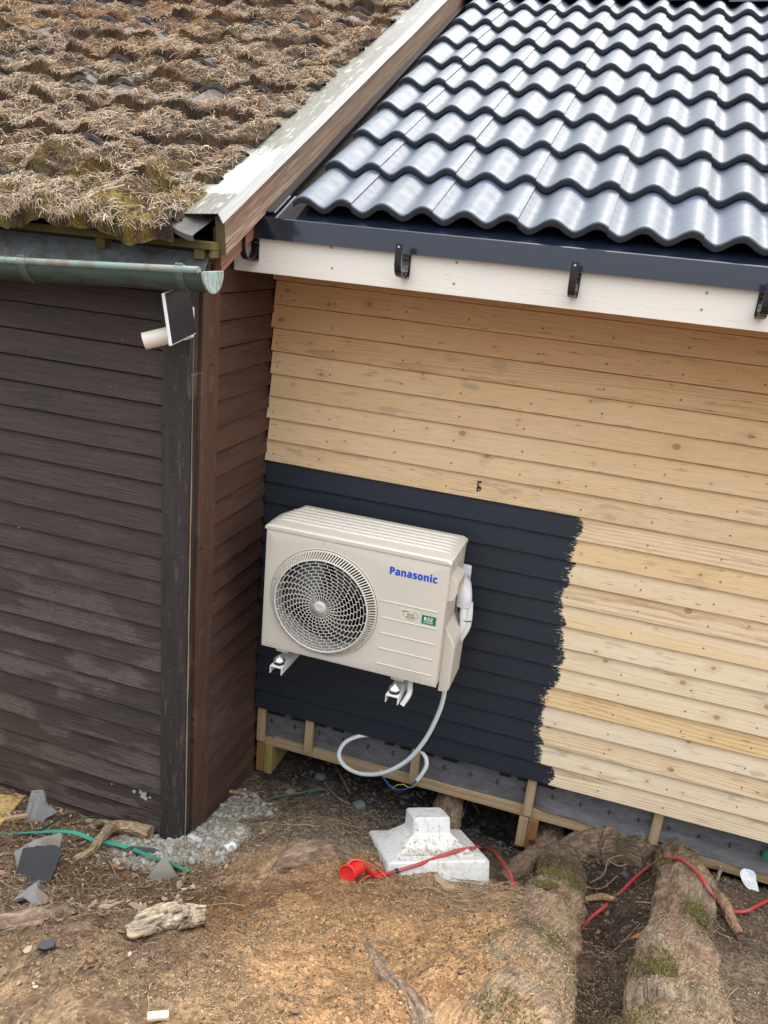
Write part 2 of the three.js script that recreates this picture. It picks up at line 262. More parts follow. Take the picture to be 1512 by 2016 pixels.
function lightWallPix(u, v) {
  const x = lerp(WX0, WX1, u), y = lerp(WY0, WY1, v), kf = (y - RY0) / ROW, k = clamp(Math.floor(kf), 0, NROW - 1), yl = (kf - k) * ROW, s = rowSeeds[k];
  const w = woodRing(s, x, yl), fib = fbm(x * 14 + s.o, y * 420, 3), big = fbm(x * 1.7 + s.o, y * 14, 3), mid = fbm(x * 7 + s.o * 3, yl * 40, 3);
  const tone = [0, 1, 2].map(q => pw([[0, [0.77, 0.645, 0.475][q]], [8, [0.76, 0.62, 0.44][q]], [12, [0.76, 0.585, 0.385][q]], [15, [0.71, 0.515, 0.315][q]], [18, [0.66, 0.435, 0.245][q]], [21, [0.62, 0.385, 0.20][q]]], k + (vn(k * 3.7, 2) - 0.5) * 3));  // wood tone per row; upper rows darker, more orange with eave shade painted in
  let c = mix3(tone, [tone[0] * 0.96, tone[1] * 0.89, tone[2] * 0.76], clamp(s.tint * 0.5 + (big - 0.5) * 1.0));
  const o = orange[k] || 0; if (o) c = mix3(c, [0.74, 0.52, 0.26], o * (k === 9 ? sstep(0.03, 0.08, yl) : k === 8 ? sstep(0.07, 0.02, yl) + 0.1 : 1) * (0.7 + 0.5 * mid));
  const rs = 0.16 + 0.8 * s.mar * s.mar * s.mar; const rr = w.ring * rs * (0.45 + 0.55 * sstep(0.3, 0.7, mid));
  c = mix3(c, [0.36, 0.205, 0.09], rr * 0.62);
  const m = 0.86 + 0.28 * fib; c = [c[0] * m, c[1] * m, c[2] * m * 0.99];
  c = mix3(c, [0.42, 0.23, 0.10], w.kd * 0.24); c = mix3(c, [0.25, 0.125, 0.05], w.kk * 0.62);
  // grey handling marks and short pitch streaks
  const mk = sstep(0.66, 0.78, fbm(x * 9 + 3 * k, yl * 45 + k * 7, 3)) * sstep(0.5, 0.62, vn(x * 1.5 + k * 3.1, k * 1.7)); c = mix3(c, [0.27, 0.21, 0.17], mk * 0.38);
  const st = vn(x * 16 + k * 11, yl * 240 + k); if (st > 0.955) c = mix3(c, [0.20, 0.10, 0.045], 0.6);
  let h = 0.5 + 0.05 * fib - 0.04 * w.ring;
  // nails on the studs
  for (const nx of NAILX) { if (Math.abs(x - nx) > 0.04 || vn(k * 5.1 + 0.37, nx * 7.7) < 0.3) continue; const j = vn(k * 7.3, nx * 3.1), ax = nx + (j - 0.5) * 0.03, ay = 0.028 + 0.012 * j, d = Math.hypot(x - ax, yl - ay); if (d < 0.0031) { c = mix3(c, [0.05, 0.04, 0.035], 0.92); h = 0.25; } else if (d < 0.007) c = mix3(c, [0.30, 0.2, 0.12], 0.35 * (1 - (d - 0.0031) / 0.005)); }
  if (k === 13 && x > -0.575 && x < -0.535 && yl > 0.03 && yl < 0.078) { const cut = Math.abs(x + 0.572) < 0.003 || ((vn(x * 20, yl * 220) > 0.55) && x < -0.545 - 0.02 * vn(yl * 90, 3)); if (cut) { c = [0.025, 0.018, 0.014]; h = 0; } }
  if (k <= 12) { // brushed-on dark paint with a ragged edge
    const e = paintEdge[k] + (fbm(y * 26, 3.3, 3) - 0.5) * 0.036 + (fbm(y * 300, x * 26, 2) - 0.5) * 0.018 + 0.012 * Math.sin(yl * 40 + k);
    const edge = sstep(e + 0.004, e - 0.004, x), dry = x > e - 0.035 && vn(x * 90, y * 420) > 0.9 - 0.25 * sstep(e - 0.03, e, x) ? 0.65 : 0;
    const p = edge * (1 - dry); const pc = 0.82 + 0.4 * fbm(x * 6, y * 120, 3) + 0.16 * w.ring;
    c = mix3(c, [0.0085 * pc, 0.0132 * pc, 0.0225 * pc], p); h = lerp(h, 0.55 + 0.05 * fib, p);
  }
  return [c, h];
}
const NAILX = [-1.57, -1.30, -0.98, -0.705, -0.40, -0.11, 0.19, 0.49, 0.79, 1.09];
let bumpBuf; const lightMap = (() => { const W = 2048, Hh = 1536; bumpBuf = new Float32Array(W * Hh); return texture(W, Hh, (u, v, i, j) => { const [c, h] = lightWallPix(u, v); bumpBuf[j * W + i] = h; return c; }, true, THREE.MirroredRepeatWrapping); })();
const lightBump = texture(2048, 1536, (u, v, i, j) => bumpBuf[j * 2048 + i], false, THREE.MirroredRepeatWrapping);
const lightRough = texture(512, 384, (u, v) => { const x = lerp(WX0, WX1, u), y = lerp(WY0, WY1, v), k = clamp(Math.floor((y - RY0) / ROW), 0, 40); return k <= 12 && x < paintEdge[k] ? 0.52 + 0.12 * fbm(x * 8, y * 50, 3) : 0.78; }, false, THREE.MirroredRepeatWrapping);
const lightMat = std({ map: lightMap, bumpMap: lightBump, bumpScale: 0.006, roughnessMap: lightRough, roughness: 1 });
const newHouse = thing('new_house', 'new timber annex with pale unpainted boards, a dark painted patch and glazed black roof tiles', 'house', [0.5, 0, -3.6]);
const XR = 2.5; // right end of the annex, outside the picture
{
  const wall = sub('wall', newHouse);
  const wallUV = g => { const p = g.attributes.position, uv = new Float32Array(p.count * 2); for (let i = 0; i < p.count; i++) { uv[2 * i] = (p.getX(i) - WX0) / (WX1 - WX0); uv[2 * i + 1] = (p.getY(i) - WY0) / (WY1 - WY0); } g.setAttribute('uv', new THREE.BufferAttribute(uv, 2)); return g; };
  const r = rng(9);
  for (let k = 0; k < NROW; k++) { // feather-edged boards, each lapping the one below
    const y = RY0 + k * ROW, dx = k <= 12 ? 0 : (r() - 0.5) * 0.014, x0 = -1.598 + dx - (k > 12 ? 0.003 : 0), wave = 0.0028;
    const g = prism([[y, -3.4945], [y - 0.0005, -3.516], [y + 0.122, -3.524], [y + 0.122, -3.519], [y + 0.1005, -3.5185], [y + 0.0995, -3.5095], [y + 0.003, -3.4935]], 'x', x0, XR, 70, (t, i) => i === 0 || i === 6 || i === 1 ? [(fbm(t * 5 + k * 9.7, k, 3) - 0.5) * wave + (vn(t * 40, k * 3) - 0.5) * 0.0011, (vn(t * 1.5 + k * 3, 7) - 0.5) * 0.003] : [0, 0]);
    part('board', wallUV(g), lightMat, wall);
  }
  // vertical battens behind the boards, wind barrier, sill beam
  for (const x of [-1.568, -1.292, -0.705, -0.112, 0.488, 1.088, 1.688]) part('batten', wuv(box(x - 0.022, x + 0.022, x < -1.5 ? 0.16 : x === -0.112 ? 0.155 : x > 0.4 && x < 0.6 ? 0.19 : 0.168, 2.6, -3.546, -3.522, 0.0015), 1, 'y', [x * 2.1, x]), lumber, newHouse);
}
{ // wind barrier fleece with printed crosses and dark print blocks
  const W = 1024, Hh = 128, cv = document.createElement('canvas'); cv.width = W; cv.height = Hh; const c = cv.getContext('2d'); // 4.1 m x 0.30 m from x=-1.6, y=0.15
  const r = rng(31); c.fillStyle = '#626165'; c.fillRect(0, 0, W, Hh); for (let i = 0; i < 700; i++) { const g = 66 + r() * 66; c.fillStyle = `rgba(${g},${g - 1},${g + 1},0.26)`; c.beginPath(); c.ellipse(r() * W, r() * Hh, 3 + r() * 14, 2 + r() * 7, r() * 3, 0, 6.3); c.fill(); }
  for (let i = 0; i < 5200; i++) { const g = 70 + r() * 70; c.fillStyle = `rgba(${g},${g},${g + 4},0.35)`; c.fillRect(r() * W, r() * Hh, 1 + r() * 5, 1 + r() * 2); }
  const sx = W / 4.1, sy = Hh / 0.30, X = x => (x + 1.6) * sx, Y = y => Hh - (y - 0.15) * sy;
  c.strokeStyle = '#17181b'; c.lineWidth = 1.4;
  for (let i = 0; i < 30; i++) { const x = -1.525 + 0.138 * i, y = 0.270; c.beginPath(); c.moveTo(X(x - 0.017), Y(y)); c.lineTo(X(x + 0.017), Y(y)); c.moveTo(X(x), Y(y - 0.02)); c.lineTo(X(x), Y(y + 0.02)); c.stroke(); }
  c.fillStyle = '#1b1c20'; let x = -1.55; for (let i = 0; i < 22; i++) { const w = 0.05 + 0.05 * r(); if (x > -0.05) break; c.beginPath(); const s = i % 3 === 1 ? 0.03 : 0; c.moveTo(X(x + s), Y(0.37)); c.lineTo(X(x + w + s), Y(0.37)); c.lineTo(X(x + w), Y(0.316)); c.lineTo(X(x), Y(0.316)); c.fill(); x += w + 0.02 + (i % 4 === 3 ? 0.2 : 0.015); }
  const map = new THREE.CanvasTexture(cv); map.colorSpace = THREE.SRGBColorSpace;
  const bump = texture(256, 64, (u, v) => fbm(u * 40, v * 6, 4), false);
  const g = new THREE.PlaneGeometry(4.1, 0.30, 260, 10); const p = g.attributes.position;
  for (let i = 0; i < p.count; i++) { const X0 = p.getX(i) + 0.45, v = (p.getY(i) + 0.15) / 0.30; const right = sstep(-0.12, 0.0, X0);
    let y = 0.15 + v * 0.30; if (v < 0.45) y = lerp(lerp(0.172, 0.176 + 0.022 * right * (0.35 + Math.sin(X0 * 11 + 1) * 0.35 + vn(X0 * 7, 2)), 1), 0.285, v / 0.45);
    p.setXYZ(i, X0, y, -3.566 + (fbm(X0 * 4, v * 3, 3) - 0.5) * 0.018 * (1 - v * 0.6) + right * 0.010 * (1 - v) + (v < 0.2 ? 0.02 * right * (1 - v * 5) : 0)); }
  const back = g.clone(); const pb = back.attributes.position; for (let i = 0; i < pb.count; i++) pb.setZ(i, pb.getZ(i) - 0.002); const ib = back.index.array; for (let i = 0; i < ib.length; i += 3) { const t = ib[i]; ib[i] = ib[i + 1]; ib[i + 1] = t; } g.computeVertexNormals(); back.computeVertexNormals();
  part('wind_barrier', [g, back], std({ map, bumpMap: bump, bumpScale: 0.006, roughness: 0.75 }), newHouse);
  part('sill_beam', [wuv(box(-1.56, XR, 0.128, 0.172, -3.60, -3.549, 0.002), 1, 'x'), wuv(box(-1.50, XR, 0.168, 0.1835, -3.575, -3.547, 0.001), 1, 'x', [0.3, 0.2])], lumber, newHouse);
  const lp = [[-1.5925, -1.5475], [-1.546, -1.50]]; lp.forEach(([a, b], i) => part('support_post', wuv(box(a, b, -0.04 - i * 0.004, i ? 0.126 : 0.157, -4.2, -3.535, 0.003), 1, 'y', [i, 0.2]), i ? greenLumber : endGrain, newHouse));
  [[-0.146, -0.100], [-0.098, -0.048]].forEach(([a, b], i) => part('support_post', wuv(box(a, b, -0.045, 0.126, -4.1, -3.535, 0.003), 1, 'y', [i * 0.3, 0.5]), i ? endGrain : lumber, newHouse));
  part('support_post', wuv(box(1.05, 1.15, -0.1, 0.126, -4.1, -3.535, 0.003), 1, 'y', [0.3, 0.5]), endGrain, newHouse);
  part('floor', wuv(box(-1.6, XR, 0.184, 0.21, -8.2, -3.60), 1, 'x'), std({ color: rgb(0.1, 0.09, 0.08) }), newHouse);
}
// roof of the annex
const A = 26.5 * D2R, ca = Math.cos(A), sa = Math.sin(A), EZ = -3.085, EY = 2.842; // drip edge of the flashing
const RP = (x, v, n) => V(x, EY + v * sa + n * ca, EZ - v * ca + n * sa); // v up the slope, n off the slope
{
  const whiteBump = texture(512, 128, (u, v) => 0.5 * fbm(u * 60, v * 90, 3) + 0.5 * fbm(u * 14, v * 160, 2), false);
  const nailTex = (() => { const r = rng(3); const dots = [[-0.694, 2.750], [-0.696, 2.674], [-1.188, 2.757], [0.182, 2.738], [0.176, 2.681], [-1.18, 2.68], [1.05, 2.75], [1.04, 2.68]]; return texture(2048, 128, (u, v) => { const x = -1.6 + u * 4.1, y = 2.62 + v * 0.16; let c = [0.84, 0.80, 0.725]; const g = 0.97 + 0.04 * fbm(x * 7, y * 60, 3); c = [c[0] * g, c[1] * g, c[2] * g]; if (vn(x * 11, y * 240) > 0.94) c = mix3(c, [0.5, 0.46, 0.4], 0.35); for (const [a, b] of dots) if (Math.hypot(x - a, y - b) < 0.0052) c = [0.30, 0.28, 0.25]; return c; }); })();
  const g = box(-1.598, XR, 2.632, 2.78, -3.122, -3.10, 0.002); { const p = g.attributes.position, uv = new Float32Array(p.count * 2); for (let i = 0; i < p.count; i++) { uv[2 * i] = (p.getX(i) + 1.6) / 4.1; uv[2 * i + 1] = (p.getY(i) - 2.62) / 0.16; } g.setAttribute('uv', new THREE.BufferAttribute(uv, 2)); }
  part('fascia_board', g, std({ map: nailTex, bumpMap: whiteBump, bumpScale: 0.0007, roughness: 0.6 }), newHouse);
  part('soffit', wuv(box(-1.598, XR, 2.637, 2.65, -3.53, -3.1225), 1, 'x'), lumber, newHouse);
  const metal = phys({ color: rgb(0.009, 0.014, 0.028), metalness: 0.0, roughness: 0.25, clearcoat: 1, clearcoatRoughness: 0.08 });
  const drip = [[2.762, EZ + 0.008], [EY - 0.003, EZ + 0.002], [EY + 0.0005, EZ - 0.001], [EY + 0.2 * sa, EZ - 0.2 * ca], [EY + 0.2 * sa - 0.002, EZ - 0.2 * ca + 0.001], [EY - 0.002, EZ - 0.004], [2.764, EZ + 0.004]];
  part('eave_flashing', prism(drip, 'x', -1.596, XR, 30, (t, i) => [(vn(t * 2.3, 1) - 0.5) * 0.001, (i < 2 || i > 5 ? (vn(t * 3.1, 5) - 0.5) * 0.0035 : 0)]), metal, newHouse);
  part('wall_flashing', [prism([[-1.60, 2.8], [-1.60, 2.95], [-1.592, 2.95], [-1.592, 2.815], [-1.43, 2.815], [-1.43, 2.808]].map(p => [p[0], p[1]]), 'z', 0, 1)].map(g => { const p = g.attributes.position; for (let i = 0; i < p.count; i++) { const v = p.getZ(i) * 3.1 + 0.02, n = p.getY(i) - 2.8; const q = RP(p.getX(i), v, n - 0.0); p.setXYZ(i, q.x, q.y, q.z); } g.computeVertexNormals(); return g; }), metal, newHouse);
  // glazed double-wave tiles
  const roof = sub('roof', newHouse, [0, EY, EZ]);
  const TW = 0.315, AMP = 0.039, TH = 0.027, LEN = 0.385, NU = 30;
  const wave = u => AMP * Math.pow(0.5 + 0.5 * Math.cos(2 * Math.PI * (u - 0.1225) / 0.1575), 0.85) + 0.006 * u / TW;
  const tileGeo = (seed, u0 = 0) => { const r = rng(seed), pos = [], idx = [], uv = [], cc = []; const rows = [[0.0, -TH], [0.0005, -0.007], [0.002, -0.003], [0.0055, -0.0006], [0.012, 0], [0.10, 0], [0.24, 0], [LEN, 0], [LEN, -0.012]];
    for (const [v, dn] of rows) for (let i = 0; i <= NU; i++) { const u = lerp(u0, TW * 1.004, i / NU), chip = v < 0.001 ? (vn(u * 60, seed * 3.1) - 0.5) * 0.004 : 0, slope = -0.030 * v / 0.35;
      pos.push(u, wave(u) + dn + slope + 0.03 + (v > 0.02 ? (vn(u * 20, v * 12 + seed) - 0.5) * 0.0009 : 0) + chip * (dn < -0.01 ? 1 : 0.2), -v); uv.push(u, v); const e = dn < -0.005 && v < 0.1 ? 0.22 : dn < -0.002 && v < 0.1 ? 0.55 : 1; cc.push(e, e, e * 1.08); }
    const n = NU + 1; for (let j = 0; j < rows.length - 1; j++) for (let i = 0; i < NU; i++) { const a = j * n + i; idx.push(a, a + 1, a + n, a + 1, a + n + 1, a + n); }
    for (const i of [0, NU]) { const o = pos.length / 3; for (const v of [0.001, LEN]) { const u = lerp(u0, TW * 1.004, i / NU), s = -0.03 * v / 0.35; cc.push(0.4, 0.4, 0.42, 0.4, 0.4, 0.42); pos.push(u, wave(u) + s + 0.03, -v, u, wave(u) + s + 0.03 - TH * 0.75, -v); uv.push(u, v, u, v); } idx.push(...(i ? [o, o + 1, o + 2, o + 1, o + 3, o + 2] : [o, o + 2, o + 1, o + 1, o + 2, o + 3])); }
    const g = new THREE.BufferGeometry(); g.setAttribute('position', new THREE.Float32BufferAttribute(pos, 3)); g.setAttribute('uv', new THREE.Float32BufferAttribute(uv, 2)); g.setAttribute('color', new THREE.Float32BufferAttribute(cc, 3)); g.setIndex(idx); return toCreasedNormals(g, 0.9); };
  const cut = [21, 22].map(q => tileGeo(q, 0.078));
  const variants = [11, 12, 13, 14].map(q => tileGeo(q));
  const spk = texture(512, 512, (u, v) => { const n = fbm(u * 20, v * 20, 4), d = vn(u * 90, v * 90) > 0.95 ? 1 : 0; const k = 0.75 + 0.5 * n; return mix3([0.058 * k, 0.072 * k, 0.098 * k], [0.25, 0.23, 0.2], d * 0.5); });
  spk.repeat.set(2.7, 2.7);
  const tb = texture(512, 512, (u, v) => 0.6 * fbm(u * 8, v * 50, 3) + 0.4 * fbm(u * 60, v * 60, 2), false); tb.repeat.set(2.7, 2.7);
  const rgh = texture(256, 256, (u, v) => 0.52 + 0.2 * fbm(u * 9, v * 14, 4), false); rgh.repeat.set(2.7, 2.7);
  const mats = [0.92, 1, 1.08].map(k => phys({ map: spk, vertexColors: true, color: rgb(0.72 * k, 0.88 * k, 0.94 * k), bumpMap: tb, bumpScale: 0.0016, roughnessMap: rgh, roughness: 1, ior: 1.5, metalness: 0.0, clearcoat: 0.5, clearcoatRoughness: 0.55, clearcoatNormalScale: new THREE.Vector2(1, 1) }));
  const r = rng(88); const m = new THREE.Matrix4();
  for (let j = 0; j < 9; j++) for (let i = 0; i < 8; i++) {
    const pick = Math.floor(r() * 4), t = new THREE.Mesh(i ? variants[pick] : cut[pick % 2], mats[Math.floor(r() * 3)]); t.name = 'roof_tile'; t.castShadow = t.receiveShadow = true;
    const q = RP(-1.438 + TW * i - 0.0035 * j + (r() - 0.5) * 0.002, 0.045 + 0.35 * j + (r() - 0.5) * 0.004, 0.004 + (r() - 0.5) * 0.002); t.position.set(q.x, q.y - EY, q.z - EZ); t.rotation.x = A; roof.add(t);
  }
  // ridge caps
  const capMat = phys({ color: rgb(0.03, 0.036, 0.05), roughness: 0.4, clearcoat: 0.8, clearcoatRoughness: 0.25 });
  for (let i = 0; i < 9; i++) { const x0 = -1.75 + i * 0.375; const top = RP(0, 3.36, 0.10), f = RP(0, 3.10, 0.068), bk = [2 * top.z - f.z, f.y];
    const poly = [[f.y - 0.022, f.z + 0.010], [f.y + 0.004, f.z + 0.006], [top.y - 0.012, top.z + 0.05], [top.y, top.z + 0.02], [top.y, top.z - 0.02], [bk[1], bk[0]], [bk[1] - 0.03, bk[0]], [top.y - 0.03, top.z], [f.y - 0.022, f.z]];
    const g = prism(poly, 'x', x0, x0 + 0.40); const p = g.attributes.position; for (let q = 0; q < p.count; q++) { const e = p.getX(q) > x0 + 0.2 ? 0.014 : 0; p.setY(q, p.getY(q) + e); } g.computeVertexNormals(); part('ridge_cap', g, capMat, roof); }
  // hidden carcass: roof deck on both slopes, rear and side walls
  const rz = RP(0, 3.42, 0).z, ry = RP(0, 3.42, 0).y, core = std({ color: rgb(0.05, 0.045, 0.04) });
  part('roof_deck', prism([[EY - 0.03, EZ - 0.06], [ry - 0.03, rz], [EY - 0.03, 2 * rz - EZ], [EY - 0.06, 2 * rz - EZ], [ry - 0.06, rz], [EY - 0.06, EZ - 0.06]], 'x', -1.59, XR), core, newHouse);
  part('wall_core', [prism([[0.22, -3.58], [2.62, -3.58], [2.62, -3.64], [0.22, -3.64]], 'x', -1.58, XR - 0.05), box(XR - 0.1, XR - 0.02, 0.22, 2.6, -8.2, -3.66), box(-1.58, XR - 0.02, 0, 2.7, -8.3, -8.2)], core, newHouse);
}

// ---------------------------------------------------------------- old house
const oldHouse = thing('old_house', 'old dark brown house at left with mossy tile roof and green copper gutter', 'house', [-3, 0, -3]);
function darkWallTex(w, h, U, Vv, baseA, baseB, worn, seed) { // U,V: [min,max] metres
  const bb = new Float32Array(w * h);
  const map = texture(w, h, (u, v, i, j) => {
    const x = lerp(U[0], U[1], u), y = lerp(Vv[0], Vv[1], v), kf = (2.436 - y) / 0.1083, k = Math.ceil(kf), yl = (k - kf) * 0.1083, o = k * 13.7 + seed;
    const fib = fbm(x * 9 + o, y * 330, 3), big = fbm(x * 1.8 + o, y * 22, 4), mid = fbm(x * 9 + o, y * 90, 3), tone = vn(o, 3.3);
    let c = mix3(baseA, baseB, clamp(tone * 0.55 + (big - 0.5) * 1.3 + 0.2)); const fine = vn(x * 24 + o, y * 620), m = 0.55 + 0.6 * fib + 0.25 * fine; c = [c[0] * m, c[1] * m, c[2] * m];
    const low = sstep(1.9, 0.6, y) * worn;
    const wp = sstep(0.46, 0.62, fbm(x * 4 + o, y * 13, 4)) * (0.35 + 0.9 * vn(x * 130, y * 300)) * (0.5 + fbm(x * 40, y * 90, 2));
    c = mix3(c, [0.165, 0.138, 0.120], clamp(low * wp) * 0.42);
    c = mix3(c, [0.018, 0.015, 0.014], sstep(0.62, 0.8, fbm(x * 5 + o * 2, y * 50, 3)) * 0.4);
    if (vn(x * 34 + o, yl * 160 + o) > 0.965) c = mix3(c, [0.01, 0.008, 0.008], 0.7);
    if (vn(x * 230, y * 230) > 0.955 - 0.055 * sstep(-2.1, -1.72, x) * sstep(0.04, 0.0, yl)) c = mix3(c, [0.33, 0.32, 0.30], 0.4 * vn(x * 17, y * 17));
    bb[j * w + i] = 0.45 + 0.4 * (fib - 0.5) + 0.3 * (mid - 0.5); return c;
  }, true, THREE.MirroredRepeatWrapping);
  return [map, texture(w, h, (u, v, i, j) => bb[j * w + i], false, THREE.MirroredRepeatWrapping)];
}
const DB = k => 2.436 - 0.1083 * k;
{
  const [m1, b1] = darkWallTex(1024, 1536, [-3.2, -1.6], [-0.1, 2.7], [0.056, 0.041, 0.034], [0.043, 0.029, 0.024], 1.15, 2);
  const [m2, b2] = darkWallTex(512, 1536, [-3.55, -2.78], [-0.1, 2.7], [0.092, 0.044, 0.029], [0.060, 0.030, 0.021], 0.4, 71);
  // droppings and paint spatter on the front
  const frontMat = std({ map: m1, bumpMap: b1, bumpScale: 0.005, roughness: 0.72 }), sideMat = std({ map: m2, bumpMap: b2, bumpScale: 0.004, roughness: 0.68 });
  const fw = sub('front_wall', oldHouse), sw = sub('side_wall', oldHouse);
  const uvw = (g, ax, a0, a1) => { const p = g.attributes.position, uv = new Float32Array(p.count * 2); for (let i = 0; i < p.count; i++) { uv[2 * i] = ((ax === 'x' ? p.getX(i) : p.getZ(i)) - a0) / (a1 - a0); uv[2 * i + 1] = (p.getY(i) + 0.1) / 2.8; } g.setAttribute('uv', new THREE.BufferAttribute(uv, 2)); return g; };
  for (let k = -1; k <= 22; k++) { const y = k === 22 ? DB(22) - 0.0 : DB(k), yb = k === 22 ? y : y;
    const wob = (t, i) => i === 0 || i === 1 || i === 6 ? [(fbm(t * 3 + k * 5, k, 3) - 0.5) * 0.003, (vn(t * 2 + k, 4) - 0.5) * 0.003] : [0, 0];
    part('board', uvw(prism([[yb, -2.797], [yb, -2.820], [yb + 0.128, -2.834], [yb + 0.128, -2.824], [yb + 0.1025, -2.8225], [yb + 0.1015, -2.812], [yb + 0.003, -2.7955]], 'x', -6.5, -1.70, 60, wob), 'x', -3.2, -1.6), frontMat, fw);
    part('board', uvw(prism([[-1.600, yb], [-1.622, yb], [-1.634, yb + 0.128], [-1.625, yb + 0.128], [-1.6235, yb + 0.1025], [-1.614, yb + 0.1015], [-1.5982, yb + 0.003]], 'z', -3.545, -2.955, 20, (t, i) => i === 0 || i === 1 || i === 6 ? [0, (vn(t * 5 + k, k) - 0.5) * 0.003] : [0, 0]), 'z', -3.55, -2.78), sideMat, sw); }
  part('board', uvw(prism([[-0.055, -2.80], [-0.055, -2.818], [DB(22) + 0.03, -2.824], [DB(22) + 0.03, -2.814]], 'x', -6.5, -1.70, 20), 'x', -3.2, -1.6), frontMat, fw);
  part('board', uvw(prism([[-1.603, -0.055], [-1.62, -0.055], [-1.624, DB(22) + 0.03], [-1.614, DB(22) + 0.03]], 'z', -3.545, -2.955, 10), 'z', -3.55, -2.78), sideMat, sw);
  // corner boards
  const postTex = (A1, B1, s) => texture(256, 1024, (u, v) => { const f = fbm(u * 60, v * 14 + s, 3), b = fbm(u * 5 + s, v * 12, 4); let c = mix3(A1, B1, clamp(b * 1.6 - 0.4)); const k = 0.6 + 0.75 * f; c = c.map(q => q * k); c = mix3(c, [0.12, 0.085, 0.06], sstep(0.66, 0.8, fbm(u * 9 + s, v * 26, 3)) * 0.5); if (vn(u * 60 + s, v * 300) > 0.97) c = [0.2, 0.18, 0.16]; if (vn(u * 9, v * 120 + s) > 0.965) c = c.map(q => q * 0.35); return c; });
  const pm = std({ map: postTex([0.026, 0.021, 0.020], [0.040, 0.032, 0.029], 3), roughness: 0.7, bumpMap: b1, bumpScale: 0.002 }), pm2 = std({ map: postTex([0.098, 0.046, 0.029], [0.062, 0.031, 0.021], 8), roughness: 0.7, bumpMap: b2, bumpScale: 0.003 });
  const g1 = box(-1.722, -1.596, -0.06, 2.60, -2.83, -2.775, 0.005); { const p = g1.attributes.position, uv = new Float32Array(p.count * 2); for (let i = 0; i < p.count; i++) { uv[2 * i] = (p.getX(i) + 1.722) / 0.126; uv[2 * i + 1] = p.getY(i) / 2.6; } g1.setAttribute('uv', new THREE.BufferAttribute(uv, 2)); }
  part('corner_board', g1, pm, oldHouse);
  const g2 = box(-1.622, -1.580, -0.06, 2.60, -2.968, -2.8315, 0.005); { const p = g2.attributes.position, uv = new Float32Array(p.count * 2); for (let i = 0; i < p.count; i++) { uv[2 * i] = (p.getZ(i) + 2.97) / 0.14; uv[2 * i + 1] = p.getY(i) / 2.6; } g2.setAttribute('uv', new THREE.BufferAttribute(uv, 2)); }
  part('corner_board', g2, pm2, oldHouse);
  { // pale bare edge where the two corner boards meet
    const pts = []; for (let i = 0; i <= 60; i++) { const y = 0.01 + 2.5 * i / 60; pts.push(V(-1.590 + (fbm(y * 6, 1, 3) - 0.5) * 0.004, y, -2.781)); }
    part('worn_edge', sweep(pts, pts.map((p, i) => 0.0012 + 0.0035 * fbm(i * 0.37, 4, 3) * sstep(2.3, 1.4, p.y)), 120, 5, null, null), std({ color: rgb(0.26, 0.185, 0.12), roughness: 0.9 }), oldHouse); }
  const spat = std({ color: rgb(0.42, 0.39, 0.35), roughness: 0.9 }), sp = []; { const r = rng(66); for (const [px, py, n, sz] of [[270, 1556, 9, 0.010], [283, 1568, 8, 0.012], [235, 1532, 5, 0.007], [30, 1030, 6, 0.008], [165, 1008, 6, 0.006], [290, 1548, 4, 0.006], [225, 1544, 3, 0.005]]) for (let i = 0; i < n; i++) { const q = onZ(px + (r() - 0.5) * 22, py + (r() - 0.5) * 14, -2.8); const yl = ((2.436 - q.y) / 0.1083) % 1, zf = -2.7995 - 0.010 * (1 - yl); const f = flake(jag(900 + sp.length, sz * (0.4 + r() * 0.7), 0.5), 0.0012, () => 0, 2, 12); f.rotateX(Math.PI / 2 - 0.08); f.translate(q.x, q.y, zf); sp.push(f); } }
  part('spatter', sp, spat, fw);
}
let STRAW;
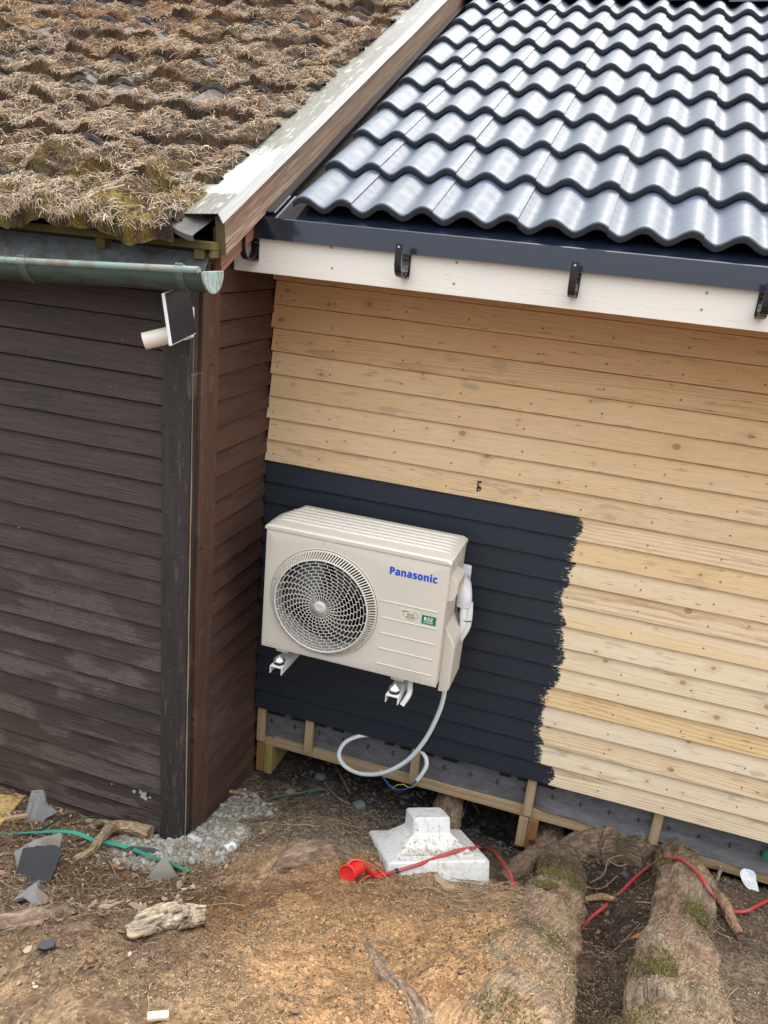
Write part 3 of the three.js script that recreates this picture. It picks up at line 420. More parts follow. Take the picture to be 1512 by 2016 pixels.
// old roof: base plane, sloping up towards the back
const B_ = 26.4 * D2R, cb = Math.cos(B_), sb = Math.sin(B_), OZ = -2.655, OY = 2.735;
const OP = (x, v, n) => V(x, OY + v * sb + n * cb, OZ - v * cb + n * sb);
const OROW = 0.345, OCOL = 0.245;
const tileH = (x, v) => { const ph = (((x + 1.52) / OCOL) % 1 + 1) % 1; const w = 0.042 * Math.pow(0.5 + 0.5 * Math.cos(2 * Math.PI * (ph - 0.5)), 1.3); const f = ((v / OROW) % 1 + 1) % 1; return w + 0.034 * (1 - f); };
{
  const roof = sub('roof', oldHouse, [0, OY, OZ]);
  const tm = std({ map: texture(256, 256, (u, v) => { const n = fbm(u * 12, v * 12, 4), k = 0.5 + 0.9 * n; let c = [0.13 * k, 0.122 * k, 0.115 * k]; if (vn(u * 50, v * 50) > 0.8) c = mix3(c, [0.2, 0.2, 0.16], 0.4); return c; }), roughness: 0.95 });
  const NU = 12, mk = () => { const pos = [], idx = [], uv = []; const rows = [[0, -0.022], [0.001, -0.002], [0.012, 0], [0.2, 0], [0.36, 0]];
    for (const [v, dn] of rows) for (let i = 0; i <= NU; i++) { const u = OCOL * i / NU, w = 0.042 * Math.pow(0.5 - 0.5 * Math.cos(2 * Math.PI * i / NU), 1.3); pos.push(u, w + dn + 0.03 * (1 - v / OROW), -v); uv.push(u * 3, v * 3); }
    const n = NU + 1; for (let j = 0; j < rows.length - 1; j++) for (let i = 0; i < NU; i++) { const a = j * n + i; idx.push(a, a + 1, a + n, a + 1, a + n + 1, a + n); }
    const g = new THREE.BufferGeometry(); g.setAttribute('position', new THREE.Float32BufferAttribute(pos, 3)); g.setAttribute('uv', new THREE.Float32BufferAttribute(uv, 2)); g.setIndex(idx); return toCreasedNormals(g, 0.8); };
  const tg = mk();
  for (let j = 0; j < 16; j++) for (let i = 1; i <= 17; i++) { const x = -1.52 - OCOL * i, v = OROW * j; const q = OP(x, v, 0); const pr = q.clone().project(camera); if (pr.x < -1.25 || pr.y > 1.2) continue;
    const t = new THREE.Mesh(tg, tm); t.name = 'roof_tile'; t.castShadow = t.receiveShadow = true; t.position.set(q.x, q.y - OY, q.z - OZ); t.rotation.x = B_; roof.add(t); }
  // moss and litter blanket, thin over the upper crests so the tiles show
  const xs = [], vs = []; for (let x = -6.2; x <= -1.58; x += x > -4.4 ? 0.0125 : 0.03) xs.push(x); for (let v = -0.025; v <= 5.4; v += v < 2 ? 0.0125 : 0.02) vs.push(v);
  const pos = [], col = [], idx = [], muv = [];
  const mossT = (x, v) => { const up = sstep(0.3, 2.6, v), f = ((v / OROW) % 1 + 1) % 1, ph = (((x + 1.52) / OCOL) % 1 + 1) % 1, crest = 0.5 - 0.5 * Math.cos(2 * Math.PI * ph);
    const n = fbm(x * 4.2, v * 4.2, 3), m = fbm(x * 15 + 4, v * 13, 3), s = vn(x * 60, v * 60);
    const edge = sstep(-0.04, -0.005, v + (fbm(x * 9, 7, 3) - 0.5) * 0.05);
    return (0.024 + (n - 0.48) * 0.09 - up * crest * 0.018 - sstep(0.76, 0.96, f) * (0.018 + 0.052 * crest) * (0.35 + 0.65 * up) + (m - 0.5) * 0.07 + (s - 0.5) * 0.018) * edge - (1 - edge) * 0.030; };
  const mossC = (x, v, t) => { const n = fbm(x * 3 + 8, v * 3, 3), m = fbm(x * 22, v * 22 + 3, 3), up = sstep(1.0, 2.6, v); let c = mix3([0.05, 0.029, 0.016], [0.15, 0.088, 0.044], m); c = mix3(c, [0.17, 0.085, 0.03], sstep(0.45, 0.62, n) * up * 0.65); const low = sstep(0.7, 0.0, v); c = mix3(c, [0.17, 0.13, 0.025], sstep(0.56, 0.7, fbm(x * 9 + 3, v * 9, 3)) * (0.12 + 0.6 * low)); c = mix3(c, [0.26, 0.19, 0.03], sstep(0.55, 0.68, fbm(x * 10 + 30, v * 10, 3)) * low); return mix3(c, [0.028, 0.02, 0.014], sstep(0.58, 0.30, m) * 0.75); };
  for (const v of vs) for (const x of xs) { const t = mossT(x, v), q = OP(x, v, tileH(x, v) + t); pos.push(q.x, q.y, q.z); muv.push(x * 2.5, v * 2.5); col.push(...mossC(x, v, t)); }
  const n = xs.length; for (let j = 0; j < vs.length - 1; j++) for (let i = 0; i < n - 1; i++) { const a = j * n + i; idx.push(a, a + 1, a + n, a + 1, a + n + 1, a + n); }
  const g = new THREE.BufferGeometry(); g.setAttribute('position', new THREE.Float32BufferAttribute(pos, 3)); g.setAttribute('color', new THREE.Float32BufferAttribute(col, 3)); g.setAttribute('uv', new THREE.Float32BufferAttribute(muv, 2)); g.setIndex(idx); g.computeVertexNormals();
  const mmap = texture(512, 512, (u, v) => { const k = 0.25 + 1.3 * fbm(u * 48, v * 48, 3) * (0.5 + vn(u * 170, v * 170)); return [Math.min(1, k), Math.min(1, k), Math.min(1, k)]; }), mbump = texture(512, 512, (u, v) => 0.5 * fbm(u * 48, v * 48, 3) + 0.5 * vn(u * 150, v * 150), false);
  part('moss', g, std({ vertexColors: true, map: mmap, bumpMap: mbump, bumpScale: 0.02, roughness: 1 }), roof).userData.kind = 'stuff';
  // dead needles: bent thin straws lying on the moss
  const strawGeo = () => { const p = [], id = []; const S = 3; for (let i = 0; i <= S; i++) { const t = i / S, x = t - 0.5, r = 0.018 * (1 - 0.55 * t), y = 0.09 * (1 - 4 * x * x); for (let k = 0; k < 3; k++) { const a = k * 2.094; p.push(x, y + Math.sin(a) * r, Math.cos(a) * r); } } for (let i = 0; i < S; i++) for (let k = 0; k < 3; k++) { const a = i * 3 + k, b = i * 3 + (k + 1) % 3; id.push(a, a + 3, b, b, a + 3, b + 3); } const g = new THREE.BufferGeometry(); g.setAttribute('position', new THREE.Float32BufferAttribute(p, 3)); g.setIndex(id); g.computeVertexNormals(); return g; };
  STRAW = strawGeo();
  const N = 64000, im = new THREE.InstancedMesh(STRAW, std({ roughness: 0.85 }), N), M = new THREE.Matrix4(), r = rng(501), c = new THREE.Color(); let k = 0;
  const nor = V(0, cb, sb);
  for (let tries = 0; k < N && tries < 900000; tries++) {
    const v = -0.06 + Math.pow(r(), 1.25) * 4.6, x = -1.60 - r() * 3.1; const dens = 0.17 + 1.1 * sstep(0.36, 0.66, fbm(x * 7 + 2, v * 7, 3)) * (0.4 + fbm(x * 2.3, v * 2.3, 2)) - 0.25 * sstep(1.4, 3, v) * vn(x * 9, v * 6); if (r() > dens) continue;
    const vv = Math.max(v, 0), t = mossT(x, vv); if (t < -0.006 && r() > 0.12) continue;
    const over = v < 0.05 ? 1 : 0; const q = OP(x, v, Math.max(tileH(x, vv) + t, tileH(x, vv)) + 0.002 + r() * 0.012 - over * r() * 0.016);
    const a = r() * 6.283, dir = V(Math.cos(a), 0, Math.sin(a)); dir.y = (r() - 0.5) * 0.75; if (over && r() < 0.5) dir.set((r() - 0.5) * 1.6, -0.7, 0.6 * r());
    dir.applyAxisAngle(V(1, 0, 0), B_).normalize(); const z = dir.clone().cross(nor).normalize(), y = z.clone().cross(dir); const L = 0.022 + r() * 0.045, th = (0.05 + 0.045 * r()) * (r() < 0.012 ? 2.2 : 1);
    M.makeBasis(dir.multiplyScalar(L), y.multiplyScalar(Math.max(th, 0.02)), z.multiplyScalar(th)); M.setPosition(q.x, q.y - OY, q.z - OZ); im.setMatrixAt(k, M);
    const b = 0.35 + r() * 1.0, up = sstep(1.2, 3, v), og = r() < 0.12 + 0.5 * up * sstep(0.45, 0.6, fbm(x * 3 + 8, v * 3, 3)); c.setRGB(...(og ? [0.46 * b, 0.24 * b, 0.09 * b] : [0.52 * b, 0.41 * b, 0.295 * b])); im.setColorAt(k, c); k++;
  }
  im.count = k; im.name = 'needle_litter'; im.userData.kind = 'stuff'; im.castShadow = im.receiveShadow = true; roof.add(im);
  { // short dead moss stems standing on the blanket
    const bl = new THREE.ConeGeometry(0.16, 1, 4); bl.translate(0, 0.4, 0); const T = 46000, tm2 = new THREE.InstancedMesh(bl, std({ roughness: 1 }), T), r2 = rng(517); let q2 = 0;
    for (let t = 0; t < T * 8 && q2 < T; t++) { const v = -0.02 + Math.pow(r2(), 1.15) * 4.3, x = -1.60 - r2() * 3.0, h = mossT(x, v); if (h < 0 || r2() > 0.35 + fbm(x * 9, v * 9, 2)) continue; const q = OP(x, v, tileH(x, v) + h - 0.002), d = V((r2() - 0.5) * 1.6, cb, sb + (r2() - 0.5) * 1.6).normalize(), z = d.clone().cross(V(1, 0, 0)).normalize(), xx = d.clone().cross(z), L = 0.006 + 0.012 * r2(), w = 0.016; M.makeBasis(xx.multiplyScalar(w), d.multiplyScalar(L), z.multiplyScalar(w)); M.setPosition(q.x, q.y - OY, q.z - OZ); tm2.setMatrixAt(q2, M); const m = mossC(x, v, h), k2 = 0.7 + 0.9 * r2(); c.setRGB(m[0] * k2 + 0.01, m[1] * k2 + 0.006, m[2] * k2); tm2.setColorAt(q2, c); q2++; }
    tm2.count = q2; tm2.name = 'moss_stems'; tm2.userData.kind = 'stuff'; tm2.castShadow = tm2.receiveShadow = true; roof.add(tm2); }
  // timber and metal at the eave
  part('eave_batten', wuv(box(-6.5, -1.49, 2.715, 2.743, -2.80, -2.715, 0.003), 1, 'x'), mossyWood, oldHouse);
  for (const x of [-1.95, -1.545, -2.55, -3.15]) part('batten_block', wuv(box(x - 0.018, x + 0.022, 2.680, 2.7145, -2.80, -2.722, 0.003), 1, 'z', [x, 0]), mossyWood, oldHouse);
  part('batten_block', wuv(box(-1.505, -1.492, 2.688, 2.7145, -2.78, -2.728, 0.002), 1, 'z'), mossyWood, oldHouse);
  const sheet = std({ map: texture(512, 64, (u, v) => { const n = fbm(u * 30, v * 3, 4), m = fbm(u * 90, v * 12, 3); let c = mix3([0.085, 0.088, 0.085], [0.15, 0.155, 0.165], n); return mix3(c, [0.06, 0.065, 0.04], sstep(0.5, 0.7, m) * 0.6); }), roughness: 0.55, metalness: 0.3 });
  { const g = prism([[2.575, -2.690], [2.575, -2.692], [2.700, -2.752], [2.703, -2.75]], 'x', -6.5, -1.515, 40, (t, i) => [0, (vn(t * 3, 2) - 0.5) * 0.006]); const p = g.attributes.position, uv = g.attributes.uv; for (let i = 0; i < p.count; i++) uv.setXY(i, p.getX(i) * 0.4, p.getY(i) * 4); part('eave_sheet', g, sheet, oldHouse); }
  part('eave_board', wuv(box(-6.5, -1.53, 2.60, 2.715, -2.79, -2.765), 1, 'x'), std({ color: rgb(0.03, 0.024, 0.02) }), oldHouse);
  // verge: metal cap with lichen, weathered barge boards
  const capTex = texture(256, 2048, (u, v) => { const s = v * 5.2, n = fbm(u * 6, s * 5, 4), m = fbm(u * 30, s * 30, 4), f = vn(u * 90, s * 90); const e = s + (fbm(u * 9, 3, 3) - 0.5) * 0.05; const clean = sstep(0.165, 0.185, e) * (1 - sstep(0.50, 0.66, e + (m - 0.5) * 0.25)) * sstep(0.05, 0.12, u + (m - 0.5) * 0.1);
    let c = mix3([0.125, 0.12, 0.10], [0.205, 0.20, 0.175], n * 0.9 + (m - 0.5) * 0.7); c = mix3(c, [0.10, 0.09, 0.07], sstep(0.55, 0.72, m) * 0.6); c = mix3(c, [0.42, 0.42, 0.38], sstep(0.66, 0.76, fbm(u * 14 + 5, s * 14, 3)) * 0.5);
    c = mix3(c, [0.40, 0.45, 0.405], clean); if (clean > 0.5 && f > 0.94) c = [0.2, 0.2, 0.17]; c = mix3(c, [0.27, 0.27, 0.255], sstep(1.6, 2.6, s) * 0.45); return c; });
  const capMat = std({ map: capTex, roughness: 0.62, metalness: 0.1, bumpMap: texture(128, 1024, (u, v) => fbm(u * 20, v * 160, 3), false), bumpScale: 0.002 });
  const flangeMat = std({ map: texture(64, 1024, (u, v) => { const n = fbm(u * 8, v * 60, 4), k = 0.75 + 0.45 * n; return [0.27 * k, 0.275 * k, 0.28 * k]; }), roughness: 0.5, metalness: 0.0 });
  const along = (z0, y0, L) => [V(0, y0, z0), V(0, y0 + L * sb, z0 - L * cb)];
  const strip = (x0, y0, x1, y1, z0, L, th, u = [0, 1]) => { const pos = [], uv = [], idx = [], S = 60; const dx = x1 - x0, dy = y1 - y0, l = Math.hypot(dx, dy), nx = -dy / l * th, ny = dx / l * th; for (const [ox, oy] of [[0, 0], [-nx, -ny]]) for (let i = 0; i <= S; i++) for (const [x, y, uu] of [[x0, y0, u[0]], [x1, y1, u[1]]]) { const t = i / S * L, w = (vn(t * 2.2, x * 9) - 0.5) * 0.004; pos.push(x + ox, y + oy + t * sb + w, z0 - t * cb); uv.push(uu, t / 5.2); }
    const o = (S + 1) * 2; for (let i = 0; i < S; i++) { const a = i * 2; idx.push(a, a + 1, a + 2, a + 1, a + 3, a + 2, o + a, o + a + 2, o + a + 1, o + a + 1, o + a + 2, o + a + 3); idx.push(a, a + 2, o + a, o + a, a + 2, o + a + 2, a + 1, o + a + 1, a + 3, o + a + 1, o + a + 3, a + 3); } idx.push(0, o, 1, 1, o, o + 1);
    const g = new THREE.BufferGeometry(); g.setAttribute('position', new THREE.Float32BufferAttribute(pos, 3)); g.setAttribute('uv', new THREE.Float32BufferAttribute(uv, 2)); g.setIndex(idx); const f = g.toNonIndexed(); f.computeVertexNormals(); return f; };
  const cap = sub('verge_cap', oldHouse);
  part('top_sheet', strip(-1.648, 2.826, -1.466, 2.840, -2.715, 6.25, 0.002), capMat, cap);
  part('flange', strip(-1.4655, 2.840, -1.445, 2.808, -2.715, 6.25, 0.002), flangeMat, cap);
  const woodMap = (c1, c2, pale, s) => texture(1024, 128, (u, v) => { const x = u * 4.5, f = fbm(x * 5 + s, v * 40, 3), b = fbm(x * 2.2 + s, v * 4, 4), m = fbm(x * 8 + s, v * 46, 4); let c = mix3(c1, c2, clamp(b * 1.7 - 0.4)); const k = 0.55 + 0.85 * f; c = c.map(q => q * k); const fr = sstep(1.2, 0.0, x); c = mix3(c, pale, clamp(sstep(0.52, 0.72, m) * (0.25 + 0.75 * fr) * f * 1.6)); if (vn(x * 9 + s, v * 46) > 0.93) c = mix3(c, pale, 0.8 * fr); return c; });
  const bm1 = std({ map: woodMap([0.17, 0.088, 0.052], [0.19, 0.13, 0.085], [0.40, 0.32, 0.23], 4), roughness: 0.85 }), bm2 = std({ map: woodMap([0.24, 0.105, 0.058], [0.18, 0.08, 0.046], [0.26, 0.15, 0.09], 19), roughness: 0.8 });
  const plank = (x0, x1, yTop, yBot, z0, slant, L, uvn) => { const pos = [], idx = [], uv = []; const S = 50; for (let i = 0; i <= S; i++) { const t = i / S * L; for (const [x, y, z] of [[x0, yTop, z0], [x1, yTop, z0], [x1, yBot, z0 - slant], [x0, yBot, z0 - slant]]) { pos.push(x, y + t * sb + (vn(t * 1.5 + y * 30, x) - 0.5) * 0.003, z - t * cb); uv.push(t / 4.5, (yTop - y) / (yTop - yBot)); } } for (let i = 0; i < S; i++) for (let k = 0; k < 4; k++) { const a = i * 4 + k, b = i * 4 + (k + 1) % 4; idx.push(a, b, a + 4, b, b + 4, a + 4); } idx.push(0, 2, 1, 0, 3, 2);
    const g = new THREE.BufferGeometry(); g.setAttribute('position', new THREE.Float32BufferAttribute(pos, 3)); g.setAttribute('uv', new THREE.Float32BufferAttribute(uv, 2)); g.setIndex(idx); const f = g.toNonIndexed(); f.computeVertexNormals(); return f; };
  part('barge_board', plank(-1.505, -1.468, 2.828, 2.700, -2.765, 0.022, 6.1), bm1, oldHouse);
  part('barge_board', plank(-1.532, -1.5065, 2.79, 2.634, -2.80, 0.03, 6.1), bm2, oldHouse);
  const endMat = std({ color: rgb(0.13, 0.115, 0.055), roughness: 1 });
  part('board_end', [prism([[2.824, -2.7645], [2.824, -2.768], [2.702, -2.79], [2.702, -2.786]], 'x', -1.504, -1.469)], endMat, oldHouse);
  part('verge_soffit', plank(-1.60, -1.533, 2.72, 2.685, -2.80, 0.01, 6.0), std({ color: rgb(0.02, 0.017, 0.015) }), oldHouse);
  // carcass
  const core = std({ color: rgb(0.03, 0.025, 0.022) }); const rl = 6.2, rY = OY + rl * sb, rZ = OZ - rl * cb;
  part('roof_deck', prism([[OY - 0.035, OZ - 0.12], [rY - 0.03, rZ], [OY - 0.03, 2 * rZ - OZ], [OY - 0.06, 2 * rZ - OZ], [rY - 0.06, rZ], [OY - 0.06, OZ - 0.12]], 'x', -6.6, -1.54), core, oldHouse);
  part('wall_core', [box(-6.5, -1.63, -0.1, 2.62, -2.9, -2.832), prism([[-0.1, -2.9], [2.62, -2.9], [rY - 0.1, rZ], [2.62, 2 * rZ + 2.9], [-0.1, 2 * rZ + 2.9]], 'x', -1.70, -1.632), box(-6.5, -6.4, -0.1, 2.6, 2 * rZ + 2.9, -2.9), box(-6.5, -1.7, -0.1, 2.6, 2 * rZ + 2.85, 2 * rZ + 2.92)], core, oldHouse);
}
{ // copper gutter, falling slightly to the left
  const vt = texture(1024, 128, (u, v) => { const x = u * 4, n = fbm(x * 3, v * 5, 4), m = fbm(x * 14, v * 20, 3); let c = mix3([0.042, 0.066, 0.054], [0.066, 0.100, 0.084], n); c = mix3(c, [0.055, 0.050, 0.038], sstep(0.52, 0.72, m) * 0.75); return c; });
  const cop = std({ map: vt, roughness: 0.7, metalness: 0.15 }), bead = std({ map: texture(1024, 32, (u, v) => { const x = u * 4, n = fbm(x * 5, v * 2, 4), m = fbm(x * 30, 5 + v, 3); let c = mix3([0.27, 0.265, 0.23], [0.22, 0.33, 0.30], sstep(0.35, 0.6, n)); return mix3(c, [0.20, 0.15, 0.10], sstep(0.55, 0.7, m) * 0.5); }), roughness: 0.6, metalness: 0.15 });
  const gut = sub('gutter', oldHouse, [-1.43, 2.65, -2.615]); gut.rotation.z = 3.3 * D2R; const R = 0.068, L = 4.6;
  const arc = []; for (let i = 0; i <= 16; i++) { const a = Math.PI + Math.PI * i / 16; arc.push([Math.sin(a) * R, -Math.cos(a) * R]); } // [y,z]
  const inner = arc.slice().reverse().map(([y, z]) => [y * 0.965, z * 0.965]);
  const g = prism([...arc, ...inner], 'x', -L, 0, 20); { const uv = g.attributes.uv; for (let i = 0; i < uv.count; i++) uv.setXY(i, uv.getX(i) / 4, uv.getY(i) * 4); } part('trough', g, cop, gut, true);
  const rim = new THREE.CylinderGeometry(0.0125, 0.0125, L, 12); rim.rotateZ(Math.PI / 2); rim.translate(-L / 2 - 0.012, 0.006, R - 0.004); { const uv = rim.attributes.uv, p = rim.attributes.position; for (let i = 0; i < uv.count; i++) uv.setXY(i, p.getX(i) / 4, uv.getY(i)); } part('rim', rim, bead, gut, true);
  const sh = new THREE.Shape(); sh.absarc(0, 0, R * 1.03, Math.PI, 2 * Math.PI); const e = new THREE.ExtrudeGeometry(sh, { depth: 0.004, bevelEnabled: true, bevelSize: 0.003, bevelThickness: 0.002, bevelSegments: 2, curveSegments: 20 }); e.rotateY(Math.PI / 2); e.translate(0.001, 0, 0);
  part('end_cap', e, std({ map: (() => { const t = texture(256, 256, (u, v) => { const n = fbm(u * 5, v * 12, 4), s = fbm(u * 22, v * 4, 3); let c = mix3([0.17, 0.30, 0.30], [0.33, 0.42, 0.40], n); return mix3(c, [0.22, 0.145, 0.09], sstep(0.5, 0.66, s) * 0.8); }); t.repeat.set(7, 7); return t; })(), roughness: 0.65 }), gut, true);
  const br = arc.map(([y, z]) => V(0, y * 1.04, z * 1.04)); br.push(V(0, 0.02, R * 1.06), V(0, 0.026, R * 0.95));
  for (const x of [-0.085, -0.72, -1.35]) { const t = []; for (let i = 0; i < br.length - 1; i++) t.push(bar(br[i].clone().setX(x), br[i + 1].clone().setX(x), 0.004, 0.028, V(1, 0, 0))); part('strap', t, std({ color: rgb(0.08, 0.10, 0.085), roughness: 0.8 }), gut, true); const cl = new THREE.CylinderGeometry(0.0152, 0.0152, 0.034, 14); cl.rotateZ(Math.PI / 2); cl.translate(x, 0.006, R - 0.004); part('clip', cl, bead, gut, true); }
  // litter in the gutter
  const N = 420, im = new THREE.InstancedMesh(STRAW, std({ roughness: 0.9 }), N), M = new THREE.Matrix4(), r = rng(91), c = new THREE.Color();
  for (let i = 0; i < N; i++) { const x = -0.45 - Math.pow(r(), 0.8) * 1.1, up = 0.2 + 0.8 * sstep(0.45, 0.7, fbm(x * 7, 3, 2)); const d = V(r() - 0.5, (r() - 0.2) * 0.9 * up, (r() - 0.5) * 0.6).normalize(), z = d.clone().cross(UP).normalize(), y = z.clone().cross(d), L2 = 0.03 + r() * 0.045; M.makeBasis(d.multiplyScalar(L2), y.multiplyScalar(0.05), z.multiplyScalar(0.05)); M.setPosition(x, -0.012 + r() * 0.034 * up, (r() - 0.5) * 0.08); im.setMatrixAt(i, M); const b = 0.4 + r(); c.setRGB(0.30 * b, 0.21 * b, 0.14 * b); im.setColorAt(i, c); }
  im.name = 'gutter_litter'; im.userData.kind = 'stuff'; gut.add(im);
}
// branch lying on the old roof
{ const a = OP(-2.95, 2.86, 0.075), b = OP(-2.50, 2.98, 0.085); const pts = [0, 0.33, 0.66, 1].map(t => a.clone().lerp(b, t).add(V(0, 0.006 * Math.sin(t * 5), 0)));
  tag(part('stick', sweep(pts, [0.010, 0.014, 0.013, 0.008], 20, 8, (t, x) => 0.12 * (vn(t * 20, x * 2) - 0.5)), std({ color: rgb(0.55, 0.44, 0.29) })), 'pale bare stick lying high up on the mossy roof', 'stick');
  const t1 = OP(-1.86, 0.16, 0.11), t2 = OP(-1.95, -0.05, 0.09); tag(part('stick', sweep([t1, t1.clone().lerp(t2, 0.5).add(V(-0.025, 0.012, 0)), t2], [0.003, 0.005, 0.005], 16, 6), std({ color: rgb(0.42, 0.35, 0.28) })), 'thin curved grey twig at the eave edge of the mossy roof', 'stick'); }
// ---------------------------------------------------------------- heat pump outdoor unit
const { FontLoader } = await import('three/addons/loaders/FontLoader.js');
const { TextGeometry } = await import('three/addons/geometries/TextGeometry.js');
const fontBold = await new FontLoader().loadAsync('fonts/droid/droid_sans_bold.typeface.json');
const beige = phys({ color: rgb(0.65, 0.60, 0.515), roughness: 0.42, clearcoat: 0.25, clearcoatRoughness: 0.35 });
const beigeDark = phys({ color: rgb(0.55, 0.51, 0.45), roughness: 0.5 });
const blackPlastic = std({ color: rgb(0.012, 0.012, 0.014), roughness: 0.5 });
const white = phys({ color: rgb(0.78, 0.78, 0.77), roughness: 0.4, clearcoat: 0.2 });
const steel = std({ color: rgb(0.72, 0.76, 0.80), roughness: 0.28, metalness: 0.85 });
const pump = thing('heat_pump_unit', 'beige outdoor heat pump unit with round fan grille, mounted on the dark painted boards', 'heat pump', [-0.98, 1.0, -3.23]);
{
  const X0 = -1.392, X1 = -0.568, Y0 = 1.003, Y1 = 1.572, ZF = -3.08, ZB = -3.385, fx = -1.107, fy = 1.278, FR = 0.247;
  const fp = (() => { // pressed sheet: outer rectangle with a soft edge round a circular opening
    const angs = []; const N = 160; for (let i = 0; i < N; i++) angs.push(i / N * 2 * Math.PI - Math.PI); for (const [x, y] of [[X0, Y0], [X1, Y0], [X1, Y1], [X0, Y1]]) angs.push(Math.atan2(y - fy, x - fx)); angs.sort((p, q) => p - q);
    const edge = a => { const c = Math.cos(a), q = Math.sin(a); return Math.min(c > 0 ? (X1 - fx) / c : c < 0 ? (X0 - fx) / c : 9, q > 0 ? (Y1 - fy) / q : q < 0 ? (Y0 - fy) / q : 9); };
    const pos = [], idx = [], M = angs.length; const B = 0.007;
    for (const a of angs) { const e = edge(a), c = Math.cos(a), q = Math.sin(a), ex = fx + c * e, ey = fy + q * e, ix = clamp(ex, X0 + B, X1 - B), iy = clamp(ey, Y0 + B, Y1 - B), mx = clamp(ex, X0 + B * 0.3, X1 - B * 0.3), my = clamp(ey, Y0 + B * 0.3, Y1 - B * 0.3);
      for (const [x, y, z] of [[fx + c * FR, fy + q * FR, ZF - 0.016], [fx + c * FR, fy + q * FR, ZF - 0.003], [fx + c * (FR + 0.003), fy + q * (FR + 0.003), ZF], [lerp(fx + c * FR, ix, 0.5), lerp(fy + q * FR, iy, 0.5), ZF], [ix, iy, ZF], [mx, my, ZF - B * 0.3], [ex, ey, ZF - B], [ex, ey, ZF - 0.017]]) pos.push(x, y, z); }
    for (let i = 0; i < M; i++) for (let k = 0; k < 7; k++) { const a = i * 8 + k, b = ((i + 1) % M) * 8 + k; idx.push(a, a + 1, b, b, a + 1, b + 1); }
    const g = new THREE.BufferGeometry(); g.setAttribute('position', new THREE.Float32BufferAttribute(pos, 3)); g.setIndex(idx); return toCreasedNormals(g, 0.6); })();
  part('front_panel', fp, beige, pump);
  part('casing', [box(X0 + 0.001, X0 + 0.008, Y0, Y1, ZB, ZF - 0.012), box(X1 - 0.008, X1 - 0.001, Y0, Y1, ZB, ZF - 0.012), box(X0 + 0.008, X1 - 0.008, Y0, Y0 + 0.006, ZB, ZF - 0.017), box(-0.838, -0.832, Y0 + 0.006, Y1, ZB, ZF - 0.018)], beigeDark, pump);
  part('heat_exchanger', box(X0 + 0.009, X1 - 0.009, Y0 + 0.007, Y1, ZB, ZB + 0.02), std({ color: rgb(0.02, 0.02, 0.022), roughness: 0.6 }), pump);
  // lid with ribs and a shallow rounded edge
  const topPoly = [[1.5745, ZF + 0.004], [1.590, ZF + 0.005], [1.5975, ZF - 0.002], [1.600, ZF - 0.055]]; for (let k = 0; k < 6; k++) { const z = ZF - 0.068 - k * 0.037; topPoly.push([1.600, z], [1.6065, z - 0.006], [1.6065, z - 0.020], [1.600, z - 0.026]); }
  topPoly.push([1.600, ZB - 0.0], [1.594, ZB - 0.005], [1.5745, ZB - 0.005]);
  const lid = sub('top_cover', pump);
  { const g = prism(topPoly, 'x', X0 - 0.004, X1 + 0.004, 40); const p = g.attributes.position; for (let i = 0; i < p.count; i++) { const x = p.getX(i), y = p.getY(i), z = p.getZ(i), e = Math.min(x - X0 + 0.004, X1 + 0.004 - x); if (y > 1.60) p.setY(i, lerp(1.6, y, sstep(0.025, 0.055, e))); if (y > 1.58) p.setY(i, p.getY(i) - 0.010 * (1 - sstep(0, 0.014, e)));
      if (x - X0 < 0.09 && z < ZF - 0.14) { const s = 1 - sstep(0, 0.09, x - X0); p.setX(i, x + s * 0.0 + 0.045 * s * sstep(ZF - 0.14, ZB, z)); } }
    g.computeVertexNormals(); part('lid', toCreasedNormals(g, 0.5), phys({ color: rgb(0.69, 0.645, 0.57), roughness: 0.4, clearcoat: 0.3, clearcoatRoughness: 0.3 }), lid); }
  // pressed lines on the panel
  [1.356, 1.279, 1.2055, 1.1315, 1.0565].forEach(y => { const g = new RoundedBoxGeometry(0.248, 0.0055, 0.004, 2, 0.0018); g.translate(-0.718, y, ZF + 0.0008); part('pressed_line', g, beige, pump); });
  const screwG = new THREE.CylinderGeometry(0.0048, 0.0055, 0.004, 14); screwG.rotateX(Math.PI / 2);
  for (const [x, y] of [[-1.122, 1.558], [-0.852, 1.352], [-0.626, 1.012], [-0.851, 1.014], [-1.009, 1.016], [-1.349, 1.019]]) { const g = screwG.clone(); g.translate(x, y, ZF + 0.001); part('screw', g, beigeDark, pump); }
  // grille: shallow dome with finned rim, hub, rings and staggered spokes
  const gr = sub('fan_grille', pump, [fx, fy, ZF]); const PR = 0.033, RI = 0.214;
  const zr = r => PR + 0.004 * (1 - (r / RI) ** 2);
  const ring = (r, t, z, n = 96) => { const g = new THREE.TorusGeometry(r, t, 6, n); g.translate(0, 0, z); return g; };
  const gm = phys({ color: rgb(0.62, 0.58, 0.515), roughness: 0.4, clearcoat: 0.2 });
  const rings = []; const NR = 12, RH = 0.036; const rad = i => RH + 0.016 + (RI - RH - 0.016) * i / (NR - 1);
  for (let i = 0; i < NR - 1; i++) rings.push(ring(rad(i), 0.0012, zr(rad(i)))); part('grille_rings', rings, gm, gr, true);
  const sp = []; const NS = 30; const spoke = (r0, r1, a, w, d = 0.004) => { const g = new THREE.BoxGeometry(r1 - r0, w, d); g.translate((r0 + r1) / 2, 0, 0); g.rotateZ(a); g.translate(0, 0, (zr(r0) + zr(r1)) / 2); return g; };
  for (let k = 0; k < NS; k++) sp.push(spoke(0.022, rad(0), k / NS * 6.2832, 0.0024)); for (let i = 0; i < NR - 1; i++) for (let k = 0; k < NS; k++) sp.push(spoke(rad(i), rad(i + 1), (k + 0.30 * (i + 1)) / NS * 6.2832, 0.0027));
